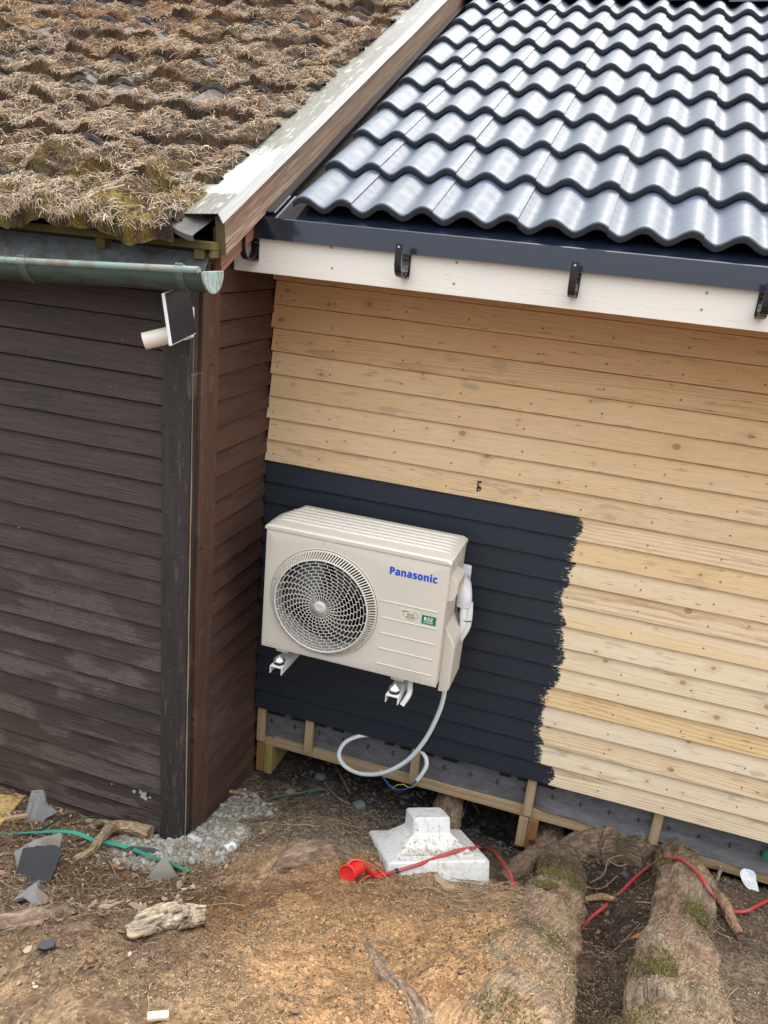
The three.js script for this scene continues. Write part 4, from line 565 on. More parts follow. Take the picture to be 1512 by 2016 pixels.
  part('grille_spokes', sp, gm, gr, true);
  const hub = new THREE.LatheGeometry([[0, 0.006], [0.012, 0.006], [0.014, 0.008], [0.016, 0.006], [0.024, 0.005], [0.027, 0.002], [0.027, -0.003]].map(p => new THREE.Vector2(...p)), 40); hub.rotateX(Math.PI / 2); hub.translate(0, 0, zr(0)); part('hub', hub, gm, gr, true);
  part('rim', [ring(RI, 0.0042, PR), ring(FR - 0.004, 0.005, 0.001), ring(FR + 0.006, 0.002, 0.0005)], gm, gr, true);
  const fin = []; const NF = 120; for (let k = 0; k < NF; k++) { const a = k / NF * 6.2832; const p0 = V(Math.cos(a) * RI, Math.sin(a) * RI, PR), a2 = a - 0.045, p1 = V(Math.cos(a2) * (FR - 0.004), Math.sin(a2) * (FR - 0.004), 0.001); fin.push(bar(p0, p1, 0.0042, 0.009, V(Math.cos(a), Math.sin(a), 1))); }
  part('rim_fins', fin, gm, gr, true);
  // inside: bell mouth, fan, dark chamber
  const bell = new THREE.LatheGeometry([[0.250, -0.014], [0.236, -0.022], [0.226, -0.04], [0.224, -0.10], [0.226, -0.10], [0.252, -0.018]].map(p => new THREE.Vector2(...p)), 72); bell.rotateX(Math.PI / 2); part('bell_mouth', bell, phys({ color: rgb(0.42, 0.41, 0.38), roughness: 0.45 }), gr, true);
  const fan = sub('fan', pump, [fx, fy, ZF - 0.085]); const fh = new THREE.CylinderGeometry(0.06, 0.06, 0.06, 32); fh.rotateX(Math.PI / 2); const fm = phys({ color: rgb(0.03, 0.035, 0.045), roughness: 0.3, clearcoat: 0.4, clearcoatRoughness: 0.2 }); part('fan_hub', fh, fm, fan, true);
  for (let b = 0; b < 3; b++) { const pos = [], idx = []; for (let i = 0; i <= 12; i++) for (let j = 0; j <= 14; j++) { const r = 0.055 + 0.160 * i / 12, sw = 1.55 - 0.15 * (i / 12), a = b * 2.094 + 0.55 + sw * (j / 14 - 0.5) + 0.35 * (i / 12) ** 2; pos.push(Math.cos(a) * r, Math.sin(a) * r, (j / 14 - 0.5) * 0.085 + 0.012 * Math.sin(j / 14 * 3.14)); } for (let i = 0; i < 12; i++) for (let j = 0; j < 14; j++) { const q = i * 15 + j; idx.push(q, q + 15, q + 1, q + 1, q + 15, q + 16); } const g = new THREE.BufferGeometry(); g.setAttribute('position', new THREE.Float32BufferAttribute(pos, 3)); g.setIndex(idx); g.computeVertexNormals(); part('fan_blade', g, fm, fan, true); }
  part('fan_chamber', [box(X0 + 0.009, -0.839, Y1 - 0.004, Y1 - 0.001, ZB + 0.02, ZF - 0.02)], blackPlastic, pump);
  // handle cover, valve cover, foot rails on the right
  part('handle_cover', prism([[X1 - 0.002, 1.512], [X1 + 0.026, 1.503], [X1 + 0.036, 1.49], [X1 + 0.034, 1.44], [X1 + 0.022, 1.415], [X1 - 0.002, 1.405]], 'z', -3.245, -3.10, 6), beige, pump);
  { const poly = [[X1 - 0.002, 1.262], [X1 + 0.042, 1.198], [X1 + 0.049, 1.178], [X1 + 0.047, 0.972], [X1 + 0.038, 0.955], [X1 - 0.002, 0.952]]; const s = new THREE.Shape(poly.map(p => new THREE.Vector2(...p))); const g = new THREE.ExtrudeGeometry(s, { depth: 0.20, bevelEnabled: true, bevelSize: 0.006, bevelThickness: 0.008, bevelOffset: -0.006, bevelSegments: 2 }); g.translate(0, 0, -3.352); part('valve_cover', g, beige, pump); }
  part('side_louvre', [0, 1, 2, 3, 4].map(i => box(X1 - 0.001, X1 + 0.003, 1.525 - 0.0, 1.56, -3.30 + i * 0.03, -3.285 + i * 0.03, 0.001)), beigeDark, pump);
  part('foot_rail', [box(-1.325, -1.265, 0.982, 1.004, -3.37, -3.10, 0.003), box(-0.775, -0.715, 0.982, 1.004, -3.37, -3.10, 0.003)], beigeDark, pump);
  // lettering and stickers
  const blue = std({ color: rgb(0.003, 0.075, 0.55), roughness: 0.4 });
  const tg = new TextGeometry('Panasonic', { font: fontBold, size: 1, depth: 0.04, curveSegments: 6, bevelEnabled: true, bevelSize: 0.028, bevelThickness: 0.01, bevelSegments: 1 }); tg.computeBoundingBox(); const bb = tg.boundingBox; tg.translate(-bb.min.x, 0, 0); tg.scale(0.206 / (bb.max.x - bb.min.x), 0.0325, 0.02); tg.translate(-0.822, 1.4845, ZF + 0.0002);
  part('lettering', tg, blue, pump);
  const sticker = (w, h, W, Hh, draw, x, y, name) => { const cv = document.createElement('canvas'); cv.width = W; cv.height = Hh; draw(cv.getContext('2d'), W, Hh); const t = new THREE.CanvasTexture(cv); t.colorSpace = THREE.SRGBColorSpace; const g = new RoundedBoxGeometry(w, h, 0.001, 1, 0.0004); const uv = g.attributes.uv, p = g.attributes.position; for (let i = 0; i < p.count; i++) uv.setXY(i, p.getX(i) / w + 0.5, p.getY(i) / h + 0.5); g.translate(x, y, ZF + 0.0008); part(name, g, std({ map: t, roughness: 0.45 }), pump); };
  sticker(0.082, 0.052, 328, 208, (c, W, Hh) => { c.fillStyle = '#d8d3c2'; c.fillRect(0, 0, W, Hh); c.strokeStyle = '#4a473f'; c.lineWidth = 9; c.beginPath(); c.ellipse(190, 104, 118, 78, 0.1, 0.5, 2.5); c.stroke(); c.beginPath(); c.ellipse(196, 104, 120, 82, 0.1, -1.35, 0.35); c.stroke(); c.beginPath(); c.ellipse(150, 110, 96, 80, 0.1, 2.6, 4.3); c.stroke(); c.fillStyle = '#3a372f'; c.font = 'bold 36px sans-serif'; c.save(); c.rotate(-0.06); c.fillText('NORDIC', 18, 66); c.font = 'italic bold 58px sans-serif'; c.fillText('HEAT', 104, 122); c.fillText('PUMP', 96, 172); c.restore(); }, -0.718, 1.316, 'sticker');
  sticker(0.062, 0.040, 248, 160, (c, W, Hh) => { c.fillStyle = '#12714f'; c.fillRect(0, 0, W, Hh); c.fillStyle = '#f4f8f4'; c.font = 'bold 92px sans-serif'; c.fillText('R32', 34, 96); c.font = 'bold 25px sans-serif'; c.fillText('REFRIGERANT', 34, 138); c.strokeStyle = '#f4f8f4'; c.lineWidth = 3; c.beginPath(); c.moveTo(36, 108); c.bezierCurveTo(90, 100, 120, 122, 212, 106); c.stroke(); }, -0.632, 1.3115, 'sticker');
}
{ // wall brackets
  const mk = (x, label) => { const t = thing('wall_bracket', label, 'bracket', [x, 0.90, -3.3], 'white brackets under the heat pump');
    part('channel', [box(x - 0.029, x + 0.029, 0.930, 0.9335, -3.50, -3.045), box(x - 0.029, x - 0.0255, 0.897, 0.930, -3.50, -3.045), box(x + 0.0255, x + 0.029, 0.897, 0.930, -3.50, -3.045)], white, t);
    const pad = new THREE.CylinderGeometry(0.021, 0.023, 0.015, 24); pad.translate(x, 0.9412, -3.082); part('rubber_pad', pad, blackPlastic, t);
    const cap = new THREE.LatheGeometry([[0, 0.026], [0.007, 0.026], [0.009, 0.021], [0.016, 0.020], [0.019, 0.016], [0.027, 0.006], [0.028, 0], [0, 0]].map(p => new THREE.Vector2(...p)), 20); cap.translate(x, 0.949, -3.082); part('bolt_cap', cap, steel, t); return t; };
  mk(-1.297, 'white steel bracket under the left end of the heat pump, below its fan');
  mk(-0.746, 'white steel bracket under the right end of the heat pump, beside the short drain hose');
}
{ const P = (x, y, z) => onZ(480 + x / 3.024, 960 + y / 3.024, z);
  const hose = [V(-0.705, 1.0, -3.22), V(-0.700, 0.95, -3.17), P(985, 1225, -3.13), P(940, 1295, -3.10)]; tag(part('drain_hose', [tube(hose, 0.0125, 30, 12)], white), 'short white drain hose hanging below the right end of the heat pump', 'hose');
  const c = thing('cable_conduit', 'pale grey flexible conduit hanging in a loop below the heat pump, with bare wire ends', 'conduit', [-0.8, 0.35, -3.35]);
  const pts = [P(1205, 1095, -3.27), P(1203, 1150, -3.27), P(1178, 1290, -3.28), P(1130, 1410, -3.29), P(1070, 1515, -3.30), P(975, 1622, -3.31), P(860, 1688, -3.32), P(760, 1708, -3.34), P(655, 1690, -3.37), P(585, 1640, -3.40), P(566, 1585, -3.43), P(600, 1520, -3.46), P(670, 1484, -3.49), P(750, 1474, -3.515), P(860, 1490, -3.535), P(960, 1520, -3.538), P(1030, 1550, -3.53), P(1080, 1600, -3.50), P(1088, 1650, -3.48), P(1060, 1705, -3.46), P(1032, 1742, -3.45)];
  const cond = sweep(pts, pts.map(() => 0.0108), 700, 12, t => 0.03 * Math.sin(t * 2600), null);
  part('tube', cond, phys({ color: rgb(0.68, 0.72, 0.73), roughness: 0.42 }), c);
  const wire = (L, col, r = 0.0022) => part('wire', tube(L.map(q => P(q[0], q[1], q[2] || -3.45)), r, 40, 6), std({ color: rgb(...col), roughness: 0.4 }), c);
  wire([[1035, 1738], [1000, 1775], [940, 1798], [890, 1790], [850, 1750], [825, 1715], [815, 1690, -3.33]], [0.02, 0.16, 0.55]);
  wire([[1040, 1742], [1015, 1775], [985, 1785], [950, 1768], [915, 1770], [885, 1790]], [0.42, 0.48, 0.10]);
  wire([[1030, 1740], [980, 1790], [920, 1812], [870, 1790], [835, 1740], [820, 1705, -3.33]], [0.02, 0.03, 0.05]);
  wire([[820, 1710, -3.33], [812, 1690, -3.325], [818, 1678, -3.32]], [0.7, 0.7, 0.68], 0.003);
  const p = thing('insulated_pipe', 'white insulated pipes running from a wall cover into the right side of the heat pump', 'pipe', [-0.51, 1.3, -3.35]);
  const el = tube([V(-0.585, 1.375, -3.492), V(-0.57, 1.378, -3.42), V(-0.550, 1.376, -3.36), V(-0.536, 1.345, -3.325), V(-0.534, 1.300, -3.322)], 0.034, 30, 16); part('elbow_cover', [el, (() => { const g = new RoundedBoxGeometry(0.10, 0.11, 0.03, 2, 0.012); g.translate(-0.595, 1.375, -3.482); return g; })()], phys({ color: rgb(0.76, 0.76, 0.80), roughness: 0.35, clearcoat: 0.4 }), p);
  part('insulation', [tube([V(-0.534, 1.32, -3.318), V(-0.526, 1.26, -3.300), V(-0.520, 1.215, -3.295), V(-0.535, 1.16, -3.30)], 0.016, 24, 12), tube([V(-0.512, 1.32, -3.332), V(-0.505, 1.25, -3.325), V(-0.507, 1.20, -3.318), V(-0.53, 1.14, -3.31)], 0.017, 24, 12)], white, p);
  const tie = new THREE.TorusGeometry(0.026, 0.002, 6, 30); tie.rotateX(Math.PI / 2 - 0.3); tie.translate(-0.515, 1.238, -3.308); part('cable_tie', tie, blackPlastic, p);
}
{ // gutter hooks without a gutter
  const blk = phys({ color: rgb(0.010, 0.011, 0.013), roughness: 0.3, clearcoat: 0.6, clearcoatRoughness: 0.2 });
  const L = ['black empty gutter hook half hidden behind the old weathered barge board', 'black empty gutter hook on the white fascia, the open one nearest the barge board', 'black empty gutter hook on the white fascia, middle one of three in the open', 'black empty gutter hook on the white fascia at the right edge of the picture'];
  [-1.505, -0.885, -0.259, 0.362].forEach((x, i) => { const t = thing('gutter_hook', L[i], 'gutter hook', [x, 2.68, -3.09], 'empty gutter hooks on the white fascia');
    const R = 0.054, cy = 2.735, cz = -3.038, pts = []; pts.push([2.752, cz - R + 0.002]); for (let k = 0; k <= 12; k++) { const a = Math.PI + Math.PI * k / 12; pts.push([cy + Math.sin(a) * R, cz + Math.cos(a) * R]); } pts.push([2.765, cz + R + 0.001], [2.797, cz + R + 0.002]);
    const g = []; for (let k = 0; k < pts.length - 1; k++) g.push(bar(V(x, ...pts[k]), V(x, ...pts[k + 1]), 0.0035, 0.026, V(1, 0, 0)));
    part('hook', g, blk, t); part('back_plate', box(x - 0.017, x + 0.017, 2.675, 2.759, -3.0985, -3.0935, 0.001), blk, t);
    part('clip', [box(x - 0.017, x + 0.017, 2.676, 2.682, -3.093, -3.062, 0.001), box(x - 0.012, x + 0.012, 2.742, 2.748, -3.093, -3.07, 0.001)], blk, t);
    const rv = new THREE.CylinderGeometry(0.004, 0.004, 0.004, 10); rv.rotateX(Math.PI / 2); rv.translate(x, 2.786, cz + R + 0.005); part('rivet', rv, steel, t); });
}
{ // camera with solar panel on the corner board
  const t = thing('security_camera', 'white outdoor camera with a small dark solar panel on the house corner under the gutter', 'camera', [-1.57, 2.45, -2.7]);
  const c = [onZ(324, 579, -2.60), onZ(373, 559, -2.75), onZ(377, 659, -2.735), onZ(335, 676, -2.575)]; const ex = c[1].clone().sub(c[0]), ey = c[0].clone().sub(c[3]), n = ex.clone().cross(ey).normalize();
  const W = (c[1].distanceTo(c[0]) + c[2].distanceTo(c[3])) / 2, Hh = (c[0].distanceTo(c[3]) + c[1].distanceTo(c[2])) / 2, mid = c.reduce((a, b) => a.add(b.clone().multiplyScalar(0.25)), V(0, 0, 0)); ex.normalize(); const ey2 = n.clone().cross(ex).normalize();
  const shear = ey.clone().normalize().dot(ex); const M = new THREE.Matrix4().makeBasis(ex, ey2.clone().addScaledVector(ex, shear * 0.9), n).setPosition(mid);
  const fr = new RoundedBoxGeometry(W, Hh, 0.014, 2, 0.004); fr.applyMatrix4(M); part('panel_frame', fr, white, t);
  const ce = new THREE.BoxGeometry(W - 0.008, Hh - 0.008, 0.004, 1, 1, 1); ce.translate(0, 0, 0.0062); ce.applyMatrix4(M); part('solar_cells', ce, phys({ color: rgb(0.013, 0.015, 0.021), roughness: 0.35, clearcoat: 0.35, clearcoatRoughness: 0.3 }), t);
  const a = onZ(352, 655, -2.68), b = onZ(283, 672, -2.62), d = b.clone().sub(a), L = d.length(); const cream = phys({ color: rgb(0.72, 0.66, 0.57), roughness: 0.4 });
  const body = new THREE.CylinderGeometry(0.031, 0.030, L, 28, 1, true); const lens = new THREE.CircleGeometry(0.0295, 28); const hood = new THREE.CylinderGeometry(0.0285, 0.0285, 0.03, 28, 1, true, -0.9, 3.4);
  const q = new THREE.Quaternion().setFromUnitVectors(UP, d.clone().normalize()), MM = new THREE.Matrix4().compose(a.clone().add(b).multiplyScalar(0.5), q, V(1, 1, 1)); body.applyMatrix4(MM); part('camera_body', [body], cream, t);
  lens.rotateX(-Math.PI / 2); lens.translate(0, L / 2 - 0.008, 0); lens.applyMatrix4(MM); part('lens', lens, blackPlastic, t);
  const base = new THREE.CylinderGeometry(0.036, 0.036, 0.018, 28); base.rotateX(Math.PI / 2); const bp = onZ(364, 650, -2.762); base.translate(bp.x, bp.y, bp.z); const arm = tube([bp.clone(), onZ(366, 655, -2.72), onZ(350, 655, -2.68)], 0.013, 12, 10); part('mount', [base, arm], white, t);
  const st = new RoundedBoxGeometry(0.022, 0.115, 0.03, 2, 0.010); const sp = onZ(375, 640, -2.755); st.translate(sp.x, sp.y + 0.01, sp.z); part('panel_holder', st, white, t);
}
// ---------------------------------------------------------------- things lying on the ground
const SOLID = []; const RC = new THREE.Raycaster();
function S(px, py, lift = 0) { // nearest of soil, roots and block along the line of sight
  const d = rayDir(px, py), g = G(px, py); RC.set(C0, d); let best = g.distanceTo(C0), p = g; for (const m of SOLID) { m.updateMatrixWorld(true); const h = RC.intersectObject(m, true)[0]; if (h && h.distance < best) { best = h.distance; p = h.point.clone(); } } return p.clone().add(V(0, lift, 0)); }
const z6 = (x, y) => [640 + x / 1.734, 1360 + y / 1.734];
const barkTex = texture(512, 512, (u, v) => { const f = fbm(u * 10, v * 60, 4), m = fbm(u * 30, v * 30, 3), n = vn(u * 150, v * 150); let k = 0.38 + 1.1 * f; let c = [k, k, k]; if (n > 0.82 && f + m > 0.9) c = mix3(c, [1.7, 1.5, 1.15], 0.6); if (vn(u * 230 + 5, v * 230) > 0.9) c = mix3(c, [0.3, 0.25, 0.2], 0.7); return mix3(c, [0.4, 0.36, 0.33], sstep(0.55, 0.7, m) * 0.5).map(q => Math.min(1, q * 0.6)); }); barkTex.repeat.set(2.2, 2.2);
const barkBump = texture(512, 512, (u, v) => 0.6 * fbm(u * 8, v * 56, 4) + 0.4 * fbm(u * 40, v * 40, 3), false); barkBump.repeat.set(2.2, 2.2);
const bark = std({ map: barkTex, bumpMap: barkBump, bumpScale: 0.02, vertexColors: true, roughness: 0.95 });
function rootCol(seed, mossAt, endCol) { return (t, a, L, p) => { const n = fbm(t * L * 8 + seed, a * 1.5, 3), m = fbm(t * L * 20, a * 4 + seed, 3); if (t < 0 && endCol || t > 1 && endCol) return endCol; let c = mix3([0.42, 0.32, 0.225], [0.44, 0.285, 0.20], sstep(0.4, 0.65, n)); c = mix3(c, [0.54, 0.42, 0.28], sstep(0.5, 0.7, m) * 0.6); c = mix3(c, [0.16, 0.11, 0.075], sstep(0.5, 0.3, m) * 0.6); if (p && L > 0.7) { const q = soil(p.x, p.z); c = mix3(c, [Math.min(0.8, q[0] * 1.9), Math.min(0.7, q[1] * 1.9), Math.min(0.6, q[2] * 1.9)], sstep(0.3, 0.75, t) * sstep(0.38, 0.6, fbm(p.x * 11, p.z * 11, 3)) * 0.75 * sstep(0.2, -0.5, p.x - 0.25)); } for (const [mt, w, ma] of mossAt || []) { const q = Math.exp(-(((t - mt) / w) ** 2)) * sstep(0.45, 0.6, m + 0.2 * Math.cos(a - ma)); c = mix3(c, [0.105, 0.095, 0.028], clamp(q * 0.9)); } return c; }; }
const rough1 = (s, amp = 0.22) => (t, a, L) => amp * (fbm(t * L * 5 + s, Math.cos(a) * 1.4 + s, 3) - 0.5) * 2 + 0.16 * (fbm(t * L * 11 + s, Math.sin(a) * 2 + s, 3) - 0.5) + 0.13 * (fbm(t * L * 26, a * 2.2 * (1 - Math.abs(a - 3.14159) / 9) + s * 2, 4) - 0.5) + 0.05 * (vn(t * L * 90, a * 9) - 0.5) + 0.035 * Math.sin(a * 9 + t * 5 + s);
function root(label, list, seed, moss, group, seg = 190, rs = 84, flat = 1) { const pts = list.map(([px, py, r, lift]) => G(px, py).add(V(0, lift, 0))); const m = part('tree_root', sweep(pts, list.map(q => q[2]), seg, rs, rough1(seed), rootCol(seed, moss, [0.30, 0.2, 0.13]), flat), bark); tag(m, label, 'tree root', group); SOLID.push(m); return m; }
const gR = 'big tree roots running down to the annex';
root('thick mossy-shouldered root running from the right support post, left of the trench', [[1070, 1648, 0.07, 0.10], [1082, 1685, 0.085, 0.05], [1104, 1735, 0.11, 0.01], [1062, 1830, 0.135, -0.035], [1022, 1925, 0.165, -0.07], [970, 2040, 0.205, -0.10], [940, 2200, 0.24, -0.32]], 3, [[0.27, 0.07, 1.2], [0.66, 0.05, 2.2]], gR, 190, 90, 0.72);
root('short root arm spreading left from the mossy root towards the concrete block', [[1085, 1690, 0.06, 0.05], [1035, 1712, 0.055, 0.03], [985, 1738, 0.035, 0.0]], 9, [], gR, 50, 32);
root('stub of a sawn reddish root between the two biggest roots under the sill', [[1100, 1695, 0.055, 0.05], [1150, 1688, 0.085, 0.06], [1202, 1690, 0.10, 0.05], [1214, 1694, 0.085, 0.045]], 14, [], gR, 70, 40);
root('log-like root lying crosswise against the sill, under the arched red cable', [[1232, 1700, 0.075, 0.04], [1288, 1676, 0.088, 0.045], [1350, 1674, 0.09, 0.04], [1408, 1688, 0.082, 0.03], [1424, 1694, 0.066, 0.02]], 21, [[0.1, 0.12, 3]], gR, 90, 44);
root('thickest root, sprinkled with sawdust, running from the red cable down to the lower right', [[1325, 1676, 0.08, 0.035], [1345, 1745, 0.11, 0.01], [1338, 1825, 0.112, -0.015], [1335, 1905, 0.13, -0.05], [1350, 2000, 0.17, -0.10], [1368, 2100, 0.21, -0.15], [1380, 2250, 0.24, -0.34]], 33, [[0.2, 0.07, 3.0], [0.5, 0.06, 3.0]], gR, 190, 90, 0.86);
root('thin half buried root in the sandy soil at the bottom centre', [[715, 1850, 0.015, -0.012], [765, 1915, 0.03, -0.022], [815, 1975, 0.038, -0.026], [862, 2045, 0.045, -0.06]], 41, [], gR, 60, 24);
root('bare brown root at the left edge below the broken grey tiles', [[-25, 1842, 0.045, 0.01], [60, 1818, 0.042, 0.008], [125, 1797, 0.026, -0.005], [150, 1792, 0.012, -0.012]], 47, [], gR, 60, 28);
root('rounded root stump sticking up behind the concrete block', [[872, 1660, 0.06, 0.02], [880, 1620, 0.075, 0.10], [884, 1600, 0.06, 0.15]], 52, [], gR, 40, 30);
root('knobbly half buried root hump in the soil between gravel and concrete block', [[545, 1712, 0.03, -0.02], [580, 1690, 0.06, -0.02], [630, 1680, 0.065, -0.02], [680, 1682, 0.04, -0.03]], 57, [], gR, 50, 30);
{ // concrete foundation block, tipped back towards the wall
  const s = 0.43, rings = [[0.505, -0.42], [0.502, -0.02], [0.488, -0.002], [0.40, 0.002], [0.385, 0.008], [0.205, 0.148], [0.193, 0.166], [0.187, 0.297], [0.176, 0.312]], K = 6, pos = [], idx = [], uv = [];
  const sq = (h, y, r) => { const o = []; for (let c = 0; c < 4; c++) for (let k = 0; k < K; k++) { const a = (c + k / (K - 1)) * Math.PI / 2, cx = (c === 0 || c === 3 ? 1 : -1) * (h - r), cz = (c < 2 ? 1 : -1) * (h - r); o.push([cx + Math.cos(a) * r, y, cz + Math.sin(a) * r]); } return o; };
  rings.forEach(([h, y], i) => { for (const [x, yy, z] of sq(h, y, i > 4 ? 0.03 : 0.025)) { const w = (fbm(x * 5 + 3, z * 5 + y * 5, 2) - 0.5) * 0.004; pos.push((x + w) * s, (yy + w * 0.6) * s, (z + w) * s); } }); const n = 4 * K; for (let i = 0; i < rings.length - 1; i++) for (let j = 0; j < n; j++) { const a = i * n + j, b = i * n + (j + 1) % n; idx.push(a, a + n, b, b, a + n, b + n); } const o = pos.length / 3; pos.push(0, 0.314 * s, 0); for (let j = 0; j < n; j++) idx.push(o, (rings.length - 1) * n + (j + 1) % n, (rings.length - 1) * n + j);
  const g0 = new THREE.BufferGeometry(); g0.setAttribute('position', new THREE.Float32BufferAttribute(pos, 3)); g0.setIndex(idx); const g = wuv(toCreasedNormals(g0, 0.45), 1.6);
  const conc = texture(1024, 1024, (u, v) => { const n = fbm(u * 7, v * 7, 4), m = fbm(u * 34, v * 34, 4), d = fbm(u * 60, v * 14, 3); let c = mix3([0.56, 0.565, 0.555], [0.69, 0.70, 0.69], n); c = mix3(c, [0.30, 0.25, 0.18], sstep(0.56, 0.74, m * 0.5 + n * 0.5) * 0.5); c = mix3(c, [0.36, 0.32, 0.26], sstep(0.64, 0.8, d) * 0.4); if (vn(u * 130, v * 130) > 0.972) c = mix3(c, [0.22, 0.19, 0.15], 0.6); if (fbm(u * 40 + 9, v * 40, 2) > 0.86) c = [0.25, 0.22, 0.18]; return c; });
  const b = part('foundation_block', g, std({ map: conc, roughness: 0.85, bumpMap: texture(256, 256, (u, v) => fbm(u * 30, v * 30, 4), false), bumpScale: 0.004 }), null, true); tag(b, 'white concrete foundation block with stepped pyramid top, lying under the red cable', 'concrete block');
  const R = new THREE.Matrix4().set(0.894, -0.164, 0.418, 0, -0.024, 0.913, 0.408, 0, -0.448, -0.375, 0.812, 0, 0, 0, 0, 1); b.setRotationFromMatrix(R); b.position.set(-0.484, 0.353, -2.896); SOLID.push(b);
}
{ // red extension cable with a rubber socket at its end
  const t = thing('extension_cable', 'red extension cable with a red rubber socket, running over the concrete block and roots', 'cable', G(690, 1728).toArray());
  const red = std({ map: texture(256, 16, (u, v) => { const n = fbm(u * 40, v * 2, 3); return mix3([0.42, 0.035, 0.04], [0.33, 0.10, 0.085], sstep(0.45, 0.7, n)); }), roughness: 0.55 });
  const r = 0.0076; const ZB = (x, y) => [640 + x / 3.78, 1540 + y / 3.78];
  const A1 = [[...ZB(345, 715), 0.02], [...ZB(430, 705), 0.012], [...ZB(530, 680), 0.012], [...ZB(700, 622), 0.008], [...ZB(850, 562), 0.004], [...ZB(980, 522), 0.008], [...ZB(1100, 504), 0.01], [...ZB(1165, 508), 0.012]].map(q => S(q[0], q[1], q[2]));
  const last = A1[A1.length - 1]; const gEnd = G(...ZB(1400, 775)); A1.push(last.clone().lerp(gEnd, 0.22).add(V(0.01, 0.035, 0)), last.clone().lerp(gEnd, 0.55).add(V(0.006, 0.045, 0.0)), gEnd.clone().add(V(0, 0.006, 0)), G(...ZB(1430, 815)).add(V(0, -0.05, 0)));
  part('cord', tube(A1, r, 160, 10), red, t);
  const D = (x, y, l) => S(960 + x / 2.739, 1580 + y / 2.739, l);
  const A2 = [D(505, 660, -0.03), D(535, 645, 0.004), D(610, 595, 0.02)]; const e1 = D(900, 335, 0.012), s1 = A2[2]; A2.push(s1.clone().lerp(e1, 0.3).add(V(0, 0.0, 0)), s1.clone().lerp(e1, 0.65).add(V(0, 0.015, 0)), e1, D(960, 312, 0.012), D(1020, 314, 0.012), D(1090, 355, 0.012), D(1150, 425, 0.014), D(1200, 500, 0.014), D(1245, 555, 0.012), D(1300, 592, 0.006), D(1370, 602, 0.012), D(1440, 575, 0.012), D(1512, 540, 0.014), D(1640, 480, 0.01));
  part('cord', tube(A2, r, 220, 10), red, t);
  const f = S(683, 1733, 0.03), d = rayDir(683, 1733), rt = V(1, 0, 0).applyQuaternion(camera.quaternion), up2 = V(0, 1, 0).applyQuaternion(camera.quaternion);
  const ax = d.clone().multiplyScalar(0.85).addScaledVector(rt, 0.42).addScaledVector(up2, 0.30).normalize(), q = new THREE.Quaternion().setFromUnitVectors(UP, ax), M = new THREE.Matrix4().compose(f, q, V(1, 1, 1));
  const rub = phys({ color: rgb(0.60, 0.018, 0.016), roughness: 0.45, clearcoat: 0.2 });
  const body0 = new THREE.LatheGeometry([[0, 0.002], [0.0275, 0.002], [0.0285, -0.003], [0.031, -0.004], [0.0345, -0.002], [0.0345, 0.008], [0.030, 0.014], [0.029, 0.05], [0.031, 0.055], [0.031, 0.075], [0.020, 0.088], [0.014, 0.10], [0, 0.10]].map(p => new THREE.Vector2(...p)), 32); const body = toCreasedNormals(body0, 0.5); body.applyMatrix4(M); part('socket', body, rub, t);
  const b0 = f.clone().addScaledVector(ax, 0.085), sleeve = tube([b0, b0.clone().lerp(A1[0], 0.5).add(V(0, 0.012, 0)), A1[0], A1[1]], 0.0125, 20, 10); part('sleeve', sleeve, rub, t);
  const side = ax.clone().cross(UP).normalize(); part('retaining_strap', tube([f.clone().addScaledVector(up2, 0.034), f.clone().addScaledVector(up2, 0.04).addScaledVector(ax, 0.03), b0.clone().add(V(0.01, 0.03, 0)), A1[1].clone().add(V(0.0, 0.012, 0.01)), A1[1].clone().add(V(0.015, 0.0, 0.012)), A1[0].clone().add(V(0, 0.004, 0.014)), f.clone().add(V(0.05, -0.005, 0.02))], 0.0038, 60, 6), std({ color: rgb(0.62, 0.12, 0.085), roughness: 0.5 }), t);
  const clip = new THREE.CylinderGeometry(0.0115, 0.0115, 0.016, 12); clip.applyQuaternion(new THREE.Quaternion().setFromUnitVectors(UP, A1[3].clone().sub(A1[2]).normalize())); clip.translate(...A1[2].toArray()); part('clip', clip, blackPlastic, t);
}
function ribbon(pts, w, tw) { // flat strap with thickness
  const c = new THREE.CatmullRomCurve3(pts, false, 'centripetal'), N = 80, pos = [], idx = []; for (let i = 0; i <= N; i++) { const t = i / N, p = c.getPointAt(t), T = c.getTangentAt(t), S1 = T.clone().cross(UP).normalize(), a = tw ? tw(t) : 0, U = S1.clone().cross(T).normalize(), s = S1.multiplyScalar(Math.cos(a)).addScaledVector(U, Math.sin(a)), n = T.clone().cross(s).normalize(); for (const [x, y] of [[1, 1], [-1, 1], [-1, -1], [1, -1]]) { const q = p.clone().addScaledVector(s, x * w / 2).addScaledVector(n, y * 0.0007); pos.push(q.x, q.y, q.z); } }
  for (let i = 0; i < N; i++) for (let k = 0; k < 4; k++) { const a = i * 4 + k, b = i * 4 + (k + 1) % 4; idx.push(a, a + 4, b, b, a + 4, b + 4); } idx.push(0, 1, 2, 0, 2, 3); const o = N * 4; idx.push(o, o + 2, o + 1, o, o + 3, o + 2);
  const g = new THREE.BufferGeometry(); g.setAttribute('position', new THREE.Float32BufferAttribute(pos, 3)); g.setIndex(idx); const f = g.toNonIndexed(); f.computeVertexNormals(); return toCreasedNormals(f, 0.6); }
const green = phys({ color: rgb(0.05, 0.33, 0.235), roughness: 0.3, clearcoat: 0.4, clearcoatRoughness: 0.3 });
const gl = (L, lift) => L.map(q => G(q[0], q[1]).add(V(0, q[2] ?? lift, 0)));
